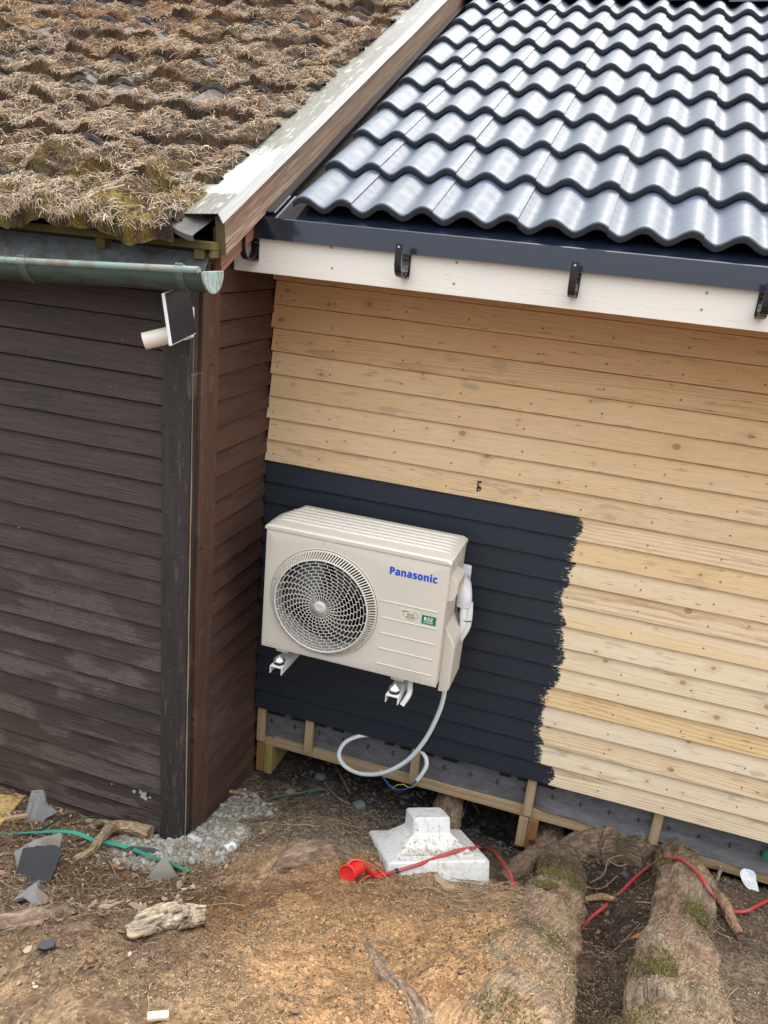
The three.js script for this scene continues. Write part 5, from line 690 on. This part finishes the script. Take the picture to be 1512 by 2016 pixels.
tag(part('packing_strap', ribbon(gl([[-30, 1653], [30, 1653], [70, 1651], [110, 1651, 0.04], [150, 1656, 0.045], [185, 1666], [215, 1668, 0.025], [250, 1680, 0.035], [290, 1696, 0.035], [325, 1708, 0.035], [372, 1720, 0.012]], 0.034), 0.019, t => 0.3 * Math.sin(t * 9)), green), 'long green plastic packing strap running from the left edge to the gravel', 'strap');
tag(part('packing_strap', ribbon(gl([[48, 1652, 0.01], [80, 1641, 0.02], [110, 1630, 0.035], [140, 1613, 0.03], [165, 1612, 0.012], [192, 1611, 0.008]], 0.02), 0.016, t => 0.9 + 0.4 * Math.sin(t * 7)), phys({ color: rgb(0.012, 0.12, 0.08), roughness: 0.35 })), 'dark green strap end lying in the grass against the dark front wall', 'strap');
tag(part('packing_strap', ribbon(gl([[515, 1580, 0.004], [545, 1577], [590, 1570], [632, 1563], [650, 1562, 0.004]], 0.03), 0.019, t => 0.5), green), 'short green plastic strap lying on the dark soil below the annex', 'strap');
{ // branch, broken log, sticks
  const bcol = s => (t, a, L) => { const n = fbm(t * L * 30 + s, a * 2, 3); return t < 0 || t > 1 ? [0.62, 0.45, 0.27] : mix3([0.46, 0.30, 0.17], [0.72, 0.56, 0.36], n); };
  const bb = thing('cut_branch', 'pale brown cut branch lying on the gravel beside the dark corner post', 'branch', G(220, 1650).toArray());
  part('stem', sweep(gl([[297, 1653, 0.035], [262, 1646, 0.045], [225, 1645, 0.05], [200, 1664, 0.04], [175, 1686, 0.02], [142, 1695, 0.005]], 0.03), [0.034, 0.031, 0.028, 0.021, 0.018, 0.012], 60, 16, (t, a, L) => 0.14 * (fbm(t * L * 14, a * 1.2, 3) - 0.5) * 2, bcol(3)), bark, bb);
  part('side_shoot', sweep(gl([[228, 1644, 0.05], [205, 1637, 0.05], [186, 1638, 0.045]], 0.04), [0.020, 0.017, 0.012], 20, 10, null, bcol(9)), bark, bb);
  const lg = thing('broken_log', 'short pale piece of rotten wood with flaking bark lying in the brown soil', 'log', G(330, 1840).toArray());
  part('wood', sweep(gl([[254, 1842, 0.015], [285, 1838, 0.035], [325, 1829, 0.045], [365, 1826, 0.045], [405, 1820, 0.04]], 0.04), [0.018, 0.034, 0.042, 0.036, 0.030], 70, 26, (t, a, L) => 0.36 * (fbm(t * L * 12 + 4, Math.cos(a) * 2, 4) - 0.5) * 2 + 0.2 * (fbm(t * L * 40, a * 3, 2) - 0.5), (t, a, L) => { const n = fbm(t * L * 16, a * 2, 4), e = fbm(t * L * 40 + 3, a * 5, 3); return mix3(mix3([0.52, 0.39, 0.25], [0.95, 0.84, 0.66], n * 1.3 - 0.1), [0.12, 0.08, 0.055], sstep(0.62, 0.74, e)); }), bark, lg);
  { const f = flake(jag(61, 0.022, 0.6, 1.4, 0.9), 0.006, (x, z) => 0.25 * z * z * 40 * 0.3 + 0.01 * vn(x * 60, z * 60)); f.rotateZ(0.3); const q = G(268, 1846); f.translate(q.x, q.y + 0.02, q.z); part('bark_flake', f, std({ color: rgb(0.36, 0.28, 0.18), roughness: 0.95 }), lg); }
  const stick = (L, R, col, label) => tag(part('stick', sweep(gl(L, 0.02), R, 30, 9, (t, a) => 0.15 * (vn(t * 14, a) - 0.5), (t, a) => mix3(col, col.map(q => q * 1.7), vn(t * 9, a * 2))), bark), label, 'stick');
  stick([[1396, 1772, 0.05], [1418, 1795, 0.05], [1436, 1822, 0.03], [1456, 1852, 0.02]], [0.022, 0.024, 0.021, 0.017], [0.40, 0.25, 0.16], 'brown stick with a pale broken end, right of the thickest root');
  stick([[1150, 1775, 0.01], [1180, 1772, 0.015], [1212, 1776, 0.01]], [0.012, 0.016, 0.012], [0.40, 0.27, 0.15], 'short bare piece of wood between the two big roots');
  stick([[425, 1571, 0.02], [450, 1566, 0.025], [490, 1572, 0.015], [505, 1576, 0.01]], [0.013, 0.012, 0.009, 0.006], [0.42, 0.28, 0.16], 'brown twig on the gravel at the foot of the dark side wall');
  stick([[1408, 1745, 0.03], [1416, 1722, 0.06], [1421, 1706, 0.09]], [0.006, 0.011, 0.008], [0.5, 0.4, 0.28], 'pale splinter standing against the crosswise root near the sill');
  stick([[650, 1490, 0.0], [672, 1540, 0.03], [690, 1570, 0.02]], [0.005, 0.007, 0.005], [0.28, 0.15, 0.09], 'thin reddish twig in the dark soil under the loop of conduit');
}
{ // broken roof tiles, slate, plastic, scraps, boards
  const grey = std({ map: texture(256, 256, (u, v) => { const n = fbm(u * 6, v * 6, 4), m = fbm(u * 30, v * 30, 3), k = 0.8 + 0.4 * n; let c = [0.185 * k, 0.186 * k, 0.190 * k]; return mix3(c, [0.17, 0.115, 0.07], sstep(0.48, 0.7, m) * 0.7); }), roughness: 0.85 });
  const lay = (g, px, py, lift, rx, ry, rz, mat, name, label, cat, group) => { g.applyQuaternion(new THREE.Quaternion().setFromEuler(new THREE.Euler(rx, ry, rz, 'YXZ'))); const q = G(px, py); const m = part(name, g, mat, null, true); m.position.set(q.x, q.y + lift, q.z); return tag(m, label, cat, group); };
  const wv = (x, z) => 0.018 * Math.cos(x * 34);
  const gT = 'broken pieces of roof tile';
  lay(flake(corners([[-0.6, -1], [0.05, -1.1], [0.3, -0.4], [1.1, 0.0], [0.5, 0.35], [0.1, 1.1], [-0.6, 1.1]], 0.082), 0.014, (x, z) => wv(x + 0.03) + (Math.abs(((x + 0.09) % 0.03)) < 0.008 && x < -0.02 ? 0.007 : 0), 12, 44), 78, 1614, 0.055, 0.85, 0.25, 0.1, grey, 'tile_fragment', 'grey ribbed roof tile fragment leaning against the dark front wall', 'broken tile', gT);
  lay(flake(corners([[-1.2, -0.5], [0.2, -0.7], [1.3, -1.0], [1.0, 0.2], [0.3, 0.6], [-0.9, 0.9]], 0.075), 0.014, (x, z) => wv(x), 12, 44), 75, 1702, 0.05, 0.45, 0.7, 0.15, grey, 'tile_fragment', 'pale grey curved tile fragment lying just above the black one', 'broken tile', gT);
  lay(flake(corners([[-0.8, -1], [0.9, -1.0], [1.15, -0.6], [0.75, 0.9], [-1.05, 1.0]], 0.075), 0.014, (x, z) => -x * x * 1.2, 12, 44), 74, 1728, 0.055, 0.5, 0.5, 0.05, std({ color: rgb(0.020, 0.021, 0.025), roughness: 0.75, map: texture(128, 128, (u, v) => { const n = fbm(u * 8, v * 8, 4); return [0.7 + 0.5 * n, 0.7 + 0.5 * n, 0.7 + 0.5 * n]; }) }), 'tile_fragment', 'black curved tile fragment between two grey pieces', 'broken tile', gT);
  lay(flake(corners([[-1, -0.9], [0.4, -0.6], [1.3, -0.9], [0.9, 0.1], [0.2, 0.3], [-0.3, 1.1], [-1.0, 0.5]], 0.058), 0.013, (x, z) => 0.028 * Math.cos(x * 30) * (z > -0.04 ? 1 : 0.5), 12, 44), 62, 1782, 0.03, 0.35, -0.5, 0.2, grey, 'tile_fragment', 'light grey curved tile fragment just below the black one', 'broken tile', gT);
  lay(flake(corners([[-1.0, 0.5], [-0.5, -0.1], [0.2, -1.2], [0.35, -0.3], [1.0, 0.6], [0.1, 0.85]], 0.062), 0.012, (x, z) => 0.012 * Math.cos(z * 40), 10, 40), 322, 1727, 0.045, 0.75, 0.5, 0.1, std({ color: rgb(0.21, 0.195, 0.175), roughness: 0.9 }), 'tile_fragment', 'three-cornered grey tile fragment below the gravel, at the end of the green strap', 'broken tile', gT);
  lay(flake(corners([[-1.5, 0.1], [-0.9, -0.5], [1.2, -0.7], [1.4, 0.1], [-1.2, 0.5]], 0.05), 0.012, () => 0, 5, 24), 274, 1686, 0.018, 0.15, 0.15, 0, std({ color: rgb(0.045, 0.055, 0.058), roughness: 0.6 }), 'slate_piece', 'dark slate-coloured flat piece on the gravel under the green strap', 'slate');
  lay(flake(corners([[-1.1, 0.5], [-0.7, -0.5], [0.9, -0.7], [1.1, 0.4], [0.1, 0.7]], 0.022), 0.014, () => 0, 5, 24), 92, 1872, 0.02, 0.2, 0.3, 0.1, std({ color: rgb(0.03, 0.033, 0.038), roughness: 0.6 }), 'slate_piece', 'small dark stone-like shard among the needles at lower left', 'slate');
  const plast = phys({ color: rgb(0.62, 0.66, 0.70), roughness: 0.25, clearcoat: 0.5, clearcoatRoughness: 0.2 });
  lay(flake(jag(51, 0.055, 0.35, 0.7, 1.2), 0.002, (x, z) => 0.018 * fbm(x * 40, z * 40, 3) - x * x * 3, 10, 32), 1473, 1748, 0.03, 0.5, 0.6, 0.2, plast, 'plastic_scrap', 'crumpled clear plastic scrap on the soil under the sill at far right', 'plastic scrap');
  lay(flake(jag(53, 0.026, 0.4, 1.2, 0.7), 0.002, (x, z) => 0.01 * fbm(x * 60, z * 60, 3), 6, 24), 454, 1673, 0.015, 0.3, 0.6, 0, std({ color: rgb(0.66, 0.66, 0.66) }), 'paper_scrap', 'small white torn scrap on the soil right of the corner post', 'scrap');
  const lbl = std({ map: texture(128, 64, (u, v) => { const n = fbm(u * 50, v * 3, 2); return v > 0.45 && v < 0.8 && n > 0.5 ? [0.09, 0.13, 0.19] : [0.45, 0.52, 0.57]; }), roughness: 0.5 });
  { const g = new RoundedBoxGeometry(0.068, 0.012, 0.026, 1, 0.003); const uv = g.attributes.uv, p = g.attributes.position; for (let i = 0; i < p.count; i++) uv.setXY(i, p.getX(i) / 0.068 + 0.5, p.getY(i) / 0.012 + 0.5); lay(g, 384, 1656, 0.014, 0, -0.15, 0, lbl, 'packaging_strip', 'small pale blue printed strip at the foot of the corner post', 'packaging'); }
  { const g = new RoundedBoxGeometry(0.06, 0.006, 0.016, 1, 0.002); lay(g, 437, 1613, 0.014, 0, -0.2, 0.05, std({ color: rgb(0.36, 0.45, 0.50) }), 'packaging_strip', 'small grey-blue flat strip on the gravel by the side wall', 'packaging'); }
  { const g = new RoundedBoxGeometry(0.05, 0.012, 0.02, 1, 0.003); lay(g, 311, 2009, 0.015, 0.1, 0.45, 0.05, std({ map: lumberTex, color: rgb(1.5, 1.6, 1.8) }), 'wood_offcut', 'small white wood offcut at the bottom edge of the picture', 'offcut'); }
  // chipboard sheet and a thin lath at the left edge
  const osb = (() => { const cv = document.createElement('canvas'); cv.width = cv.height = 512; const c = cv.getContext('2d'), r = rng(8); c.fillStyle = '#c39a5c'; c.fillRect(0, 0, 512, 512); for (let i = 0; i < 2600; i++) { const q = r(); c.save(); c.translate(r() * 512, r() * 512); c.rotate(r() * 3.14); c.fillStyle = q < 0.2 ? '#9a713c' : q < 0.6 ? '#d3ad70' : '#e2c58d'; c.globalAlpha = 0.75; c.fillRect(-22 * r() - 8, -4, 20 + 40 * r(), 3 + 7 * r()); c.restore(); } const t = new THREE.CanvasTexture(cv); t.colorSpace = THREE.SRGBColorSpace; t.wrapS = t.wrapT = THREE.RepeatWrapping; t.repeat.set(2.2, 2.2); return t; })();
  { const a = onZ(50, 1588, -2.788), b = G(-2, 1634).add(V(0, 0.022, 0)), g = new THREE.BoxGeometry(1, 1, 1), p = g.attributes.position; a.y = Math.max(a.y, H(a.x, a.z) + 0.008);
    for (let i = 0; i < p.count; i++) { const q = a.clone().lerp(b, p.getX(i) + 0.5).add(V((p.getZ(i) - 0.5) * 0.9, (p.getY(i) - 0.5) * 0.012, 0)); p.setXYZ(i, q.x, q.y, q.z); } g.computeVertexNormals(); wuv(g, 1); tag(part('chipboard_sheet', g, std({ map: osb, roughness: 0.7 })), 'yellow chipboard sheet lying on the ground at the left edge', 'board'); }
  const l1 = G(-10, 1624).add(V(0, 0.02, 0)), l2 = G(54, 1612).add(V(0, 0.02, 0)); tag(part('wooden_lath', bar(l1, l2, 0.022, 0.015, UP, 0.002), lumber), 'thin pale lath beside the chipboard sheet', 'lath');
}
{ // green painted or plastic mark at the lower right end of the cladding, hanging from the boards
  const q = onZ(1508, 1678, -3.535); const f = flake(jag(71, 0.032, 0.45, 0.8, 1.3), 0.002, (x, z) => 0.01 * fbm(x * 30, z * 30, 2), 6, 28); f.rotateX(Math.PI / 2); const m = part('plastic_sheet_scrap', f, std({ color: rgb(0.012, 0.16, 0.075), roughness: 0.6 }), null, true); m.position.set(q.x + 0.015, q.y, q.z); tag(m, 'scrap of green sheet showing under the boards at the right edge', 'plastic scrap'); }
// ---------------------------------------------------------------- loose stuff
function scatter(name, label, geo, mat, N, seed, pick, place) { const im = new THREE.InstancedMesh(geo, mat, N), M = new THREE.Matrix4(), r = rng(seed), c = new THREE.Color(); let k = 0; for (let t = 0; t < N * 30 && k < N; t++) { const p = pick(r); if (!p) continue; const o = place(r, p); if (!o) continue; M.makeBasis(o.x, o.y, o.z); M.setPosition(p.x, p.y + (o.up || 0), p.z); im.setMatrixAt(k, M); c.setRGB(...o.c); im.setColorAt(k, c); k++; } im.count = k; im.name = numbered(name); im.castShadow = im.receiveShadow = true; im.userData = { kind: 'stuff', label, category: name.split('_').pop() }; scene.add(im); return im; }
const onGround = (x, z) => V(x, H(x, z), z);
const basis = (dir, n, L, h, w) => { const x = dir.clone().addScaledVector(n, -dir.dot(n)).normalize(), z = x.clone().cross(n).normalize(); return { x: x.multiplyScalar(L), y: n.clone().multiplyScalar(h), z: z.multiplyScalar(w) }; };
const rdir = r => { const a = r() * 6.2832; return V(Math.cos(a), 0, Math.sin(a)); };
const inView = (x, z) => x > -2.85 && x < 1.35 && z > -3.9 && z < -1.25;
const inPost = (x, z) => x < -1.59 && z < -2.78;
{
  const stones = [1, 2, 3].map(s => { const g = new THREE.IcosahedronGeometry(1, 1), p = g.attributes.position, r = rng(s * 7); const ox = r() * 9; for (let i = 0; i < p.count; i++) { const v = V(p.getX(i), p.getY(i), p.getZ(i)), k = 0.72 + 0.55 * vn(v.x * 1.3 + ox, v.y * 1.3 + v.z * 1.7); p.setXYZ(i, v.x * k, v.y * k * 0.75, v.z * k); } g.computeVertexNormals(); return g; });
  const gs = soil; const gravelPick = (lo) => r => { const x = -2.25 + r() * 1.55, z = -3.35 + r() * 1.0; if (inPost(x, z)) return null; const g = gs(x, z)[3]; return r() < (g - lo) * 2.4 ? onGround(x, z) : null; };
  stones.forEach((g, i) => scatter('gravel', ['pale grey gravel heaped at the foot of the corner post', 'grey gravel strewn along the dark side wall', 'small mixed stones around the corner of the old house'][i], g, std({ roughness: 0.9 }), [1700, 700, 3600][i], 600 + i, gravelPick([0.12, 0.10, 0.02][i]), (r, p) => { const s = (0.006 + 0.008 * r() * r()) * [1.15, 0.95, 0.6][i], b = basis(rdir(r), V(r() - 0.5, 2, r() - 0.5).normalize(), s * (1 + 0.5 * r()), s, s * (0.8 + 0.4 * r())); const k = 0.45 + 0.65 * r(), w = r() < 0.25 ? [0.34, 0.27, 0.19] : [0.40, 0.39, 0.365]; return { ...b, up: s * 0.25 + (i === 0 ? r() * 0.008 : 0), c: w.map(q => q * k) }; }));
  scatter('dark_stones', 'dark stones in the hollow under the annex', stones[0], std({ roughness: 0.95 }), 1500, 640, r => { const x = -1.4 + r() * 2.2, z = -4.3 + r() * 1.0; return onGround(x, z); }, (r, p) => { const s = 0.007 + 0.02 * r() * r() * r(), k = 0.5 + r(); return { ...basis(rdir(r), UP, s * 1.2, s, s), up: s * 0.2, c: [0.075 * k, 0.072 * k, 0.07 * k] }; });
  const straw = STRAW;
  scatter('needle_litter', 'dry pine needles and grass strewn over the slope', straw, std({ roughness: 0.9 }), 13000, 700, r => { const x = -2.9 + r() * 4.3, z = -3.5 + r() * 2.2; if (inPost(x, z)) return null; const left = sstep(-0.9, -1.7, x + 0.5 * (z + 2.2)), d = 0.03 + 0.75 * left * fbm(x * 4, z * 4, 3) + 0.22 * sstep(0.55, 0.75, fbm(x * 5 + 9, z * 5, 3)) + 0.35 * Math.exp(-(((x + 0.0) / 0.25) ** 2 + ((z + 2.62) / 0.2) ** 2)); const g = soil(x, z)[3]; return r() < d * (1 - 0.8 * g) ? onGround(x, z) : null; }, (r, p) => { const n = nrm(p.x, p.z), L = 0.014 + 0.05 * r() * r(), d = rdir(r); d.y = (r() - 0.5) * 0.35; const x = d.normalize(), z = x.clone().cross(n).normalize(), y = z.clone().cross(x), w = 0.035 + 0.035 * r(), k = 0.35 + 0.95 * r(), q = r() < 0.35 ? [0.30, 0.19, 0.11] : [0.45, 0.35, 0.225]; return { x: x.multiplyScalar(L), y: y.multiplyScalar(w), z: z.multiplyScalar(w), up: 0.004 + 0.010 * r(), c: q.map(v => v * k) }; });
  const chip = new THREE.BoxGeometry(1, 0.3, 0.6);
  const chipPlace = (r, p) => { const n = p.n || nrm(p.x, p.z), s = 0.0016 + 0.0040 * r() * r() * r(), k = 0.45 + 0.65 * r(); return { ...basis(rdir(r), n.clone().add(V((r() - 0.5) * 0.7, 0, (r() - 0.5) * 0.7)).normalize(), s * (1 + r()), s, s), up: 0.001, c: (r() < 0.35 ? [0.60, 0.48, 0.30] : r() < 0.5 ? [0.45, 0.31, 0.17] : r() < 0.6 ? [0.24, 0.15, 0.08] : [0.09, 0.06, 0.04]).map(q => q * k) }; };
  scatter('sawdust_chips', 'pale sawdust chips scattered over the sandy soil', chip, std({ roughness: 0.95 }), 70000, 710, r => { const x = -1.5 + r() * 2.9, z = -3.25 + r() * 1.9; const f = fbm(x * 4 + 2, z * 4, 3), d = 0.02 + sstep(-2.85, -2.1, z) * sstep(-1.3, -0.6, x) * (0.22 + 1.1 * sstep(0.38, 0.7, f)) * (1 - 0.85 * Math.exp(-(((x - 0.42) / 0.16) ** 2))); return r() < d ? onGround(x, z) : null; }, chipPlace);
  // chips lying on the roots and the block
  const rootPick = (list, up) => { const V0 = []; for (const m of list) { const p = m.geometry.attributes.position, n = m.geometry.attributes.normal; m.updateMatrixWorld(true); for (let i = 0; i < p.count; i++) { const nn = V(n.getX(i), n.getY(i), n.getZ(i)).transformDirection(m.matrixWorld); if (nn.y > up) { const q = V(p.getX(i), p.getY(i), p.getZ(i)).applyMatrix4(m.matrixWorld); q.n = nn; V0.push(q); } } } return r => { const q = V0[Math.floor(r() * V0.length)], t = rdir(r).multiplyScalar(0.012 * r()); t.addScaledVector(q.n, -t.dot(q.n)); const o = q.clone().add(t); o.n = q.n; return o; }; };
  const pr = rootPick([SOLID[0], SOLID[4]], 0.2), pr2 = rootPick([SOLID[1], SOLID[2], SOLID[3]], 0.1);
  scatter('sawdust_chips', 'sawdust chips stuck on the two biggest roots', chip, std({ roughness: 0.95 }), 20000, 720, r => { const p = pr(r); const w = sstep(-3.0, -2.3, p.z) * 0.95 + 0.12; return r() < w * 1.5 * sstep(0.25, 0.7, fbm(p.x * 9, p.z * 9, 3)) ? p : null; }, (r, p) => { const o = chipPlace(r, p), q = 1 + 0.5 * sstep(-2.6, -2.1, p.z); o.x.multiplyScalar(q); o.z.multiplyScalar(q); return o; });
  scatter('sawdust_chips', 'fine dark chips on the root stubs under the sill', chip, std({ roughness: 0.95 }), 3000, 725, pr2, (r, p) => { const o = chipPlace(r, p), k = 0.3 + 0.6 * r(); o.c = [0.42 * k, 0.33 * k, 0.23 * k]; o.x.multiplyScalar(0.8); return o; });
  { const b = SOLID.find(m => m.name === 'foundation_block'); scatter('sawdust_chips', 'sawdust lying on the front slope of the concrete block', chip, std({ roughness: 0.95 }), 900, 730, r => { const x = (r() - 0.5) * 0.30, t = Math.pow(r(), 1.6), zz = lerp(0.385, 0.24, t), y = lerp(0.008, 0.115, t); if (fbm(x * 30, t * 4, 2) < 0.3 + 0.35 * t) return null; const p = V(x, y * 0.43 + 0.003, zz * 0.43).applyMatrix4(b.matrixWorld); p.n = V(0, 0.8, 0.6).transformDirection(b.matrixWorld); return p; }, (r, p) => { const o = chipPlace(r, p), k = 0.6 + 0.5 * r(); o.c = [0.46 * k, 0.37 * k, 0.23 * k]; return o; }); }
  const leaf = flake(a => 0.5 * (1 + 0.12 * Math.cos(a * 7)) / Math.hypot(Math.cos(a), Math.sin(a) / 0.62), 0.03, (x, z) => 0.5 * x * x + 0.35 * z * z, 3, 16);
  scatter('dead_leaves', 'dry brown leaves and bark bits scattered over the soil', leaf, std({ roughness: 0.85 }), 5200, 740, r => { const x = -2.85 + r() * 4.2, z = -3.3 + r() * 2.0; if (inPost(x, z)) return null; const d = 0.12 + 0.7 * sstep(-1.0, -1.7, x) + 0.55 * Math.exp(-(((x - 0.42) / 0.2) ** 2)) + 0.3 * sstep(0.55, 0.9, x) + 0.5 * Math.exp(-(((x + 0.0) / 0.2) ** 2 + ((z + 2.66) / 0.15) ** 2)); return r() < d * fbm(x * 6, z * 6, 2) ? onGround(x, z) : null; }, (r, p) => { const s = (0.006 + 0.026 * r() * r() * r()) * (p.x < -1.1 ? 1.45 : 1), k = 0.3 + 0.8 * r(), n = nrm(p.x, p.z).add(V((r() - 0.5) * 0.9, 0, (r() - 0.5) * 0.9)).normalize(), q = r() < 0.25 ? [0.36, 0.17, 0.08] : r() < 0.5 ? [0.22, 0.15, 0.10] : [0.44, 0.33, 0.23]; return { ...basis(rdir(r), n, s, s, s), up: 0.005, c: q.map(v => v * k) }; });
  scatter('soil_clods', 'small clods and crumbs of soil', stones[2], std({ roughness: 1 }), 26000, 770, r => { const x = -2.85 + r() * 4.2, z = -3.6 + r() * 2.3; if (inPost(x, z)) return null; return r() < sstep(0.35, 0.7, fbm(x * 5 + 60, z * 5, 3)) + 0.1 ? onGround(x, z) : null; }, (r, p) => { const s = 0.0014 + 0.006 * Math.pow(r(), 5), c = soil(p.x, p.z), k = 0.5 + 0.8 * r(); return { ...basis(rdir(r), UP, s * 1.2, s, s), up: s * 0.2, c: [c[0] * k, c[1] * k, c[2] * k] }; });
  scatter('bark_bits', 'dark bits of bark and humus strewn over the soil', leaf, std({ roughness: 1 }), 22000, 780, r => { const x = -2.85 + r() * 4.2, z = -3.5 + r() * 2.2; if (inPost(x, z)) return null; const g = soil(x, z)[3]; return r() < (0.12 + 1.0 * sstep(0.46, 0.68, fbm(x * 6 + 20, z * 6, 4))) * (1 - 0.85 * g) ? onGround(x, z) : null; }, (r, p) => { const s = 0.003 + 0.008 * r() * r(), k = 0.4 + 0.9 * r(), n = nrm(p.x, p.z).add(V((r() - 0.5) * 1.2, 0, (r() - 0.5) * 1.2)).normalize(), q = r() < 0.6 ? [0.075, 0.048, 0.03] : [0.17, 0.10, 0.055]; return { ...basis(rdir(r), n, s * (1 + r()), s, s), up: 0.003, c: q.map(v => v * k) }; });
  scatter('dead_leaves', 'larger pale brown leaves and husks among the debris at lower left', leaf, std({ roughness: 0.85 }), 420, 790, r => { const x = -2.85 + r() * 1.7, z = -2.78 + r() * 0.9; return fbm(x * 5, z * 5 + 4, 2) > 0.42 ? onGround(x, z) : null; }, (r, p) => { const s = 0.018 + 0.028 * r() * r(), k = 0.5 + 0.6 * r(), n = nrm(p.x, p.z).add(V((r() - 0.5) * 0.9, 0, (r() - 0.5) * 0.9)).normalize(), q = r() < 0.3 ? [0.40, 0.24, 0.13] : [0.46, 0.35, 0.24]; return { ...basis(rdir(r), n, s * (0.8 + 0.6 * r()), s * 1.4, s * (0.5 + 0.5 * r())), up: 0.007, c: q.map(v => v * k) }; });
  // twigs
  const tw = []; const r = rng(750); for (let i = 0; i < 130; i++) { const near = i < 45; const x = near ? -0.15 + (r() - 0.5) * 0.6 : -2.7 + r() * 3.9, z = near ? -2.62 + (r() - 0.5) * 0.35 : -3.25 + r() * 1.8; if (inPost(x, z)) continue; const d = rdir(r), L = 0.06 + 0.16 * r(), pts = [-0.5, -0.15, 0.2, 0.5].map(t => { const X = x + d.x * L * t + (r() - 0.5) * 0.02, Z = z + d.z * L * t + (r() - 0.5) * 0.02; return V(X, H(X, Z) + 0.004 + 0.015 * r(), Z); }); tw.push(tube(pts, 0.0014 + 0.002 * r() * r(), 10, 5)); }
  const t = part('twigs', tw, std({ color: rgb(0.33, 0.235, 0.15), roughness: 0.9 })); t.userData = { kind: 'stuff', label: 'thin dry twigs and root hairs strewn over the soil', category: 'twigs' };
  const fr = []; for (const L of [[[1160, 1745], [1185, 1735, 0.04], [1195, 1712, 0.06], [1222, 1700, 0.05]], [[1150, 1755], [1190, 1752, 0.02], [1212, 1738, 0.04]], [[1190, 1712, 0.06], [1215, 1722, 0.05], [1232, 1718, 0.05]], [[1000, 1680, 0.03], [1020, 1672, 0.05], [1035, 1655, 0.05]], [[905, 1640, 0.1], [915, 1610, 0.14], [912, 1590, 0.18]], [[913, 1612, 0.14], [925, 1618, 0.13], [938, 1632, 0.1]], [[640, 1545, 0.01], [665, 1580, 0.03], [690, 1590, 0.02]], [[1052, 1690, 0.09], [1058, 1660, 0.12], [1066, 1640, 0.14]]]) fr.push(tube(gl(L, 0.02), 0.003, 24, 6)); tag(part('root_fibres', fr, std({ color: rgb(0.30, 0.20, 0.13), roughness: 0.9 })), 'thin torn root fibres hanging around the sawn roots', 'roots').userData.kind = 'stuff';
  // moss tufts on the roots
  const blade = new THREE.ConeGeometry(0.12, 1, 4); blade.translate(0, 0.5, 0);
  const mp = [[1095, 1722, 0.05], [1125, 1735, 0.04], [1075, 1745, 0.03], [1280, 1745, 0.04], [1285, 1890, 0.045], [1300, 1905, 0.03], [1262, 2005, 0.05], [1000, 2000, 0.05], [1375, 1800, 0.03]];
  const tops = []; for (const m of [SOLID[0], SOLID[4]]) { const p = m.geometry.attributes.position; for (let i = 0; i < p.count; i++) tops.push(V(p.getX(i), p.getY(i), p.getZ(i))); }
  const centres = mp.map(([a, b, c]) => [S(a, b), c]);
  scatter('moss_tufts', 'yellow-green moss tufts growing on the big roots', blade, std({ roughness: 1 }), 5200, 760, r => { const [c, w] = centres[Math.floor(r() * centres.length)]; const a = r() * 6.28, q = Math.sqrt(r()) * w * 1.7, p = c.clone().add(V(Math.cos(a) * q, 0, Math.sin(a) * q)); let y = H(p.x, p.z); for (const q of tops) if (Math.abs(q.x - p.x) < 0.014 && Math.abs(q.z - p.z) < 0.014 && q.y > y) y = q.y; p.y = y - 0.002; return p; }, (r, p) => { const L = 0.005 + 0.008 * r(), n = V((r() - 0.5) * 1.8, 1, (r() - 0.5) * 1.4).normalize(), k = 0.5 + 0.9 * r(); return { ...basis(rdir(r), n, 0.016, L, 0.016), c: (r() < 0.3 ? [0.28, 0.22, 0.09] : [0.115, 0.105, 0.03]).map(q => q * k) }; });
  // a few leaves and stones large enough to tell apart
  const one = (px, py, s, col, label, name, cat) => { const q = G(px, py), f = flake(jag(px, s, 0.28, 1.2, 0.8), 0.002, (x, z) => 6 * x * x * 0.6 + 0.004 * vn(x * 90, z * 90), 6, 26); const n = nrm(q.x, q.z); f.applyQuaternion(new THREE.Quaternion().setFromUnitVectors(UP, n)); const m = part(name, f, std({ color: rgb(...col), roughness: 0.85 }), null, true); m.position.set(q.x, q.y + 0.006, q.z); tag(m, label, cat); };
  one(216, 1788, 0.036, [0.44, 0.33, 0.22], 'large pale brown dead leaf lying flat on the dark brown soil', 'dead_leaf', 'leaf'); one(275, 1791, 0.028, [0.33, 0.25, 0.17], 'narrow brown dead leaf to the right of the large pale leaf', 'dead_leaf', 'leaf'); one(1255, 1845, 0.02, [0.40, 0.17, 0.07], 'small rust-coloured leaf in the dark trench between the big roots', 'dead_leaf', 'leaf'); one(870, 1740, 0.035, [0.38, 0.29, 0.22], 'curled greyish leaf at the front foot of the concrete block', 'dead_leaf', 'leaf');
  const rock = (px, py, s, col, label) => { const g = stones[1].clone(); g.scale(s * 1.2, s, s); const q = G(px, py); const m = part('stone', g, std({ color: rgb(...col), roughness: 0.9 }), null, true); m.position.set(q.x, q.y + s * 0.3, q.z); m.rotation.y = px; tag(m, label, 'stone', 'stones in the hollow under the annex'); };
  rock(706, 1588, 0.032, [0.16, 0.19, 0.16], 'greenish stone in the dark hollow left of the concrete block'); rock(572, 1562, 0.026, [0.20, 0.19, 0.16], 'greyish stone beside the short green strap'); rock(185, 1628, 0.016, [0.6, 0.55, 0.45], 'small pale stone at the foot of the dark front wall'); rock(630, 1532, 0.03, [0.12, 0.12, 0.11], 'dark stone under the sill below the conduit loop');
}
renderer.render(scene, camera);
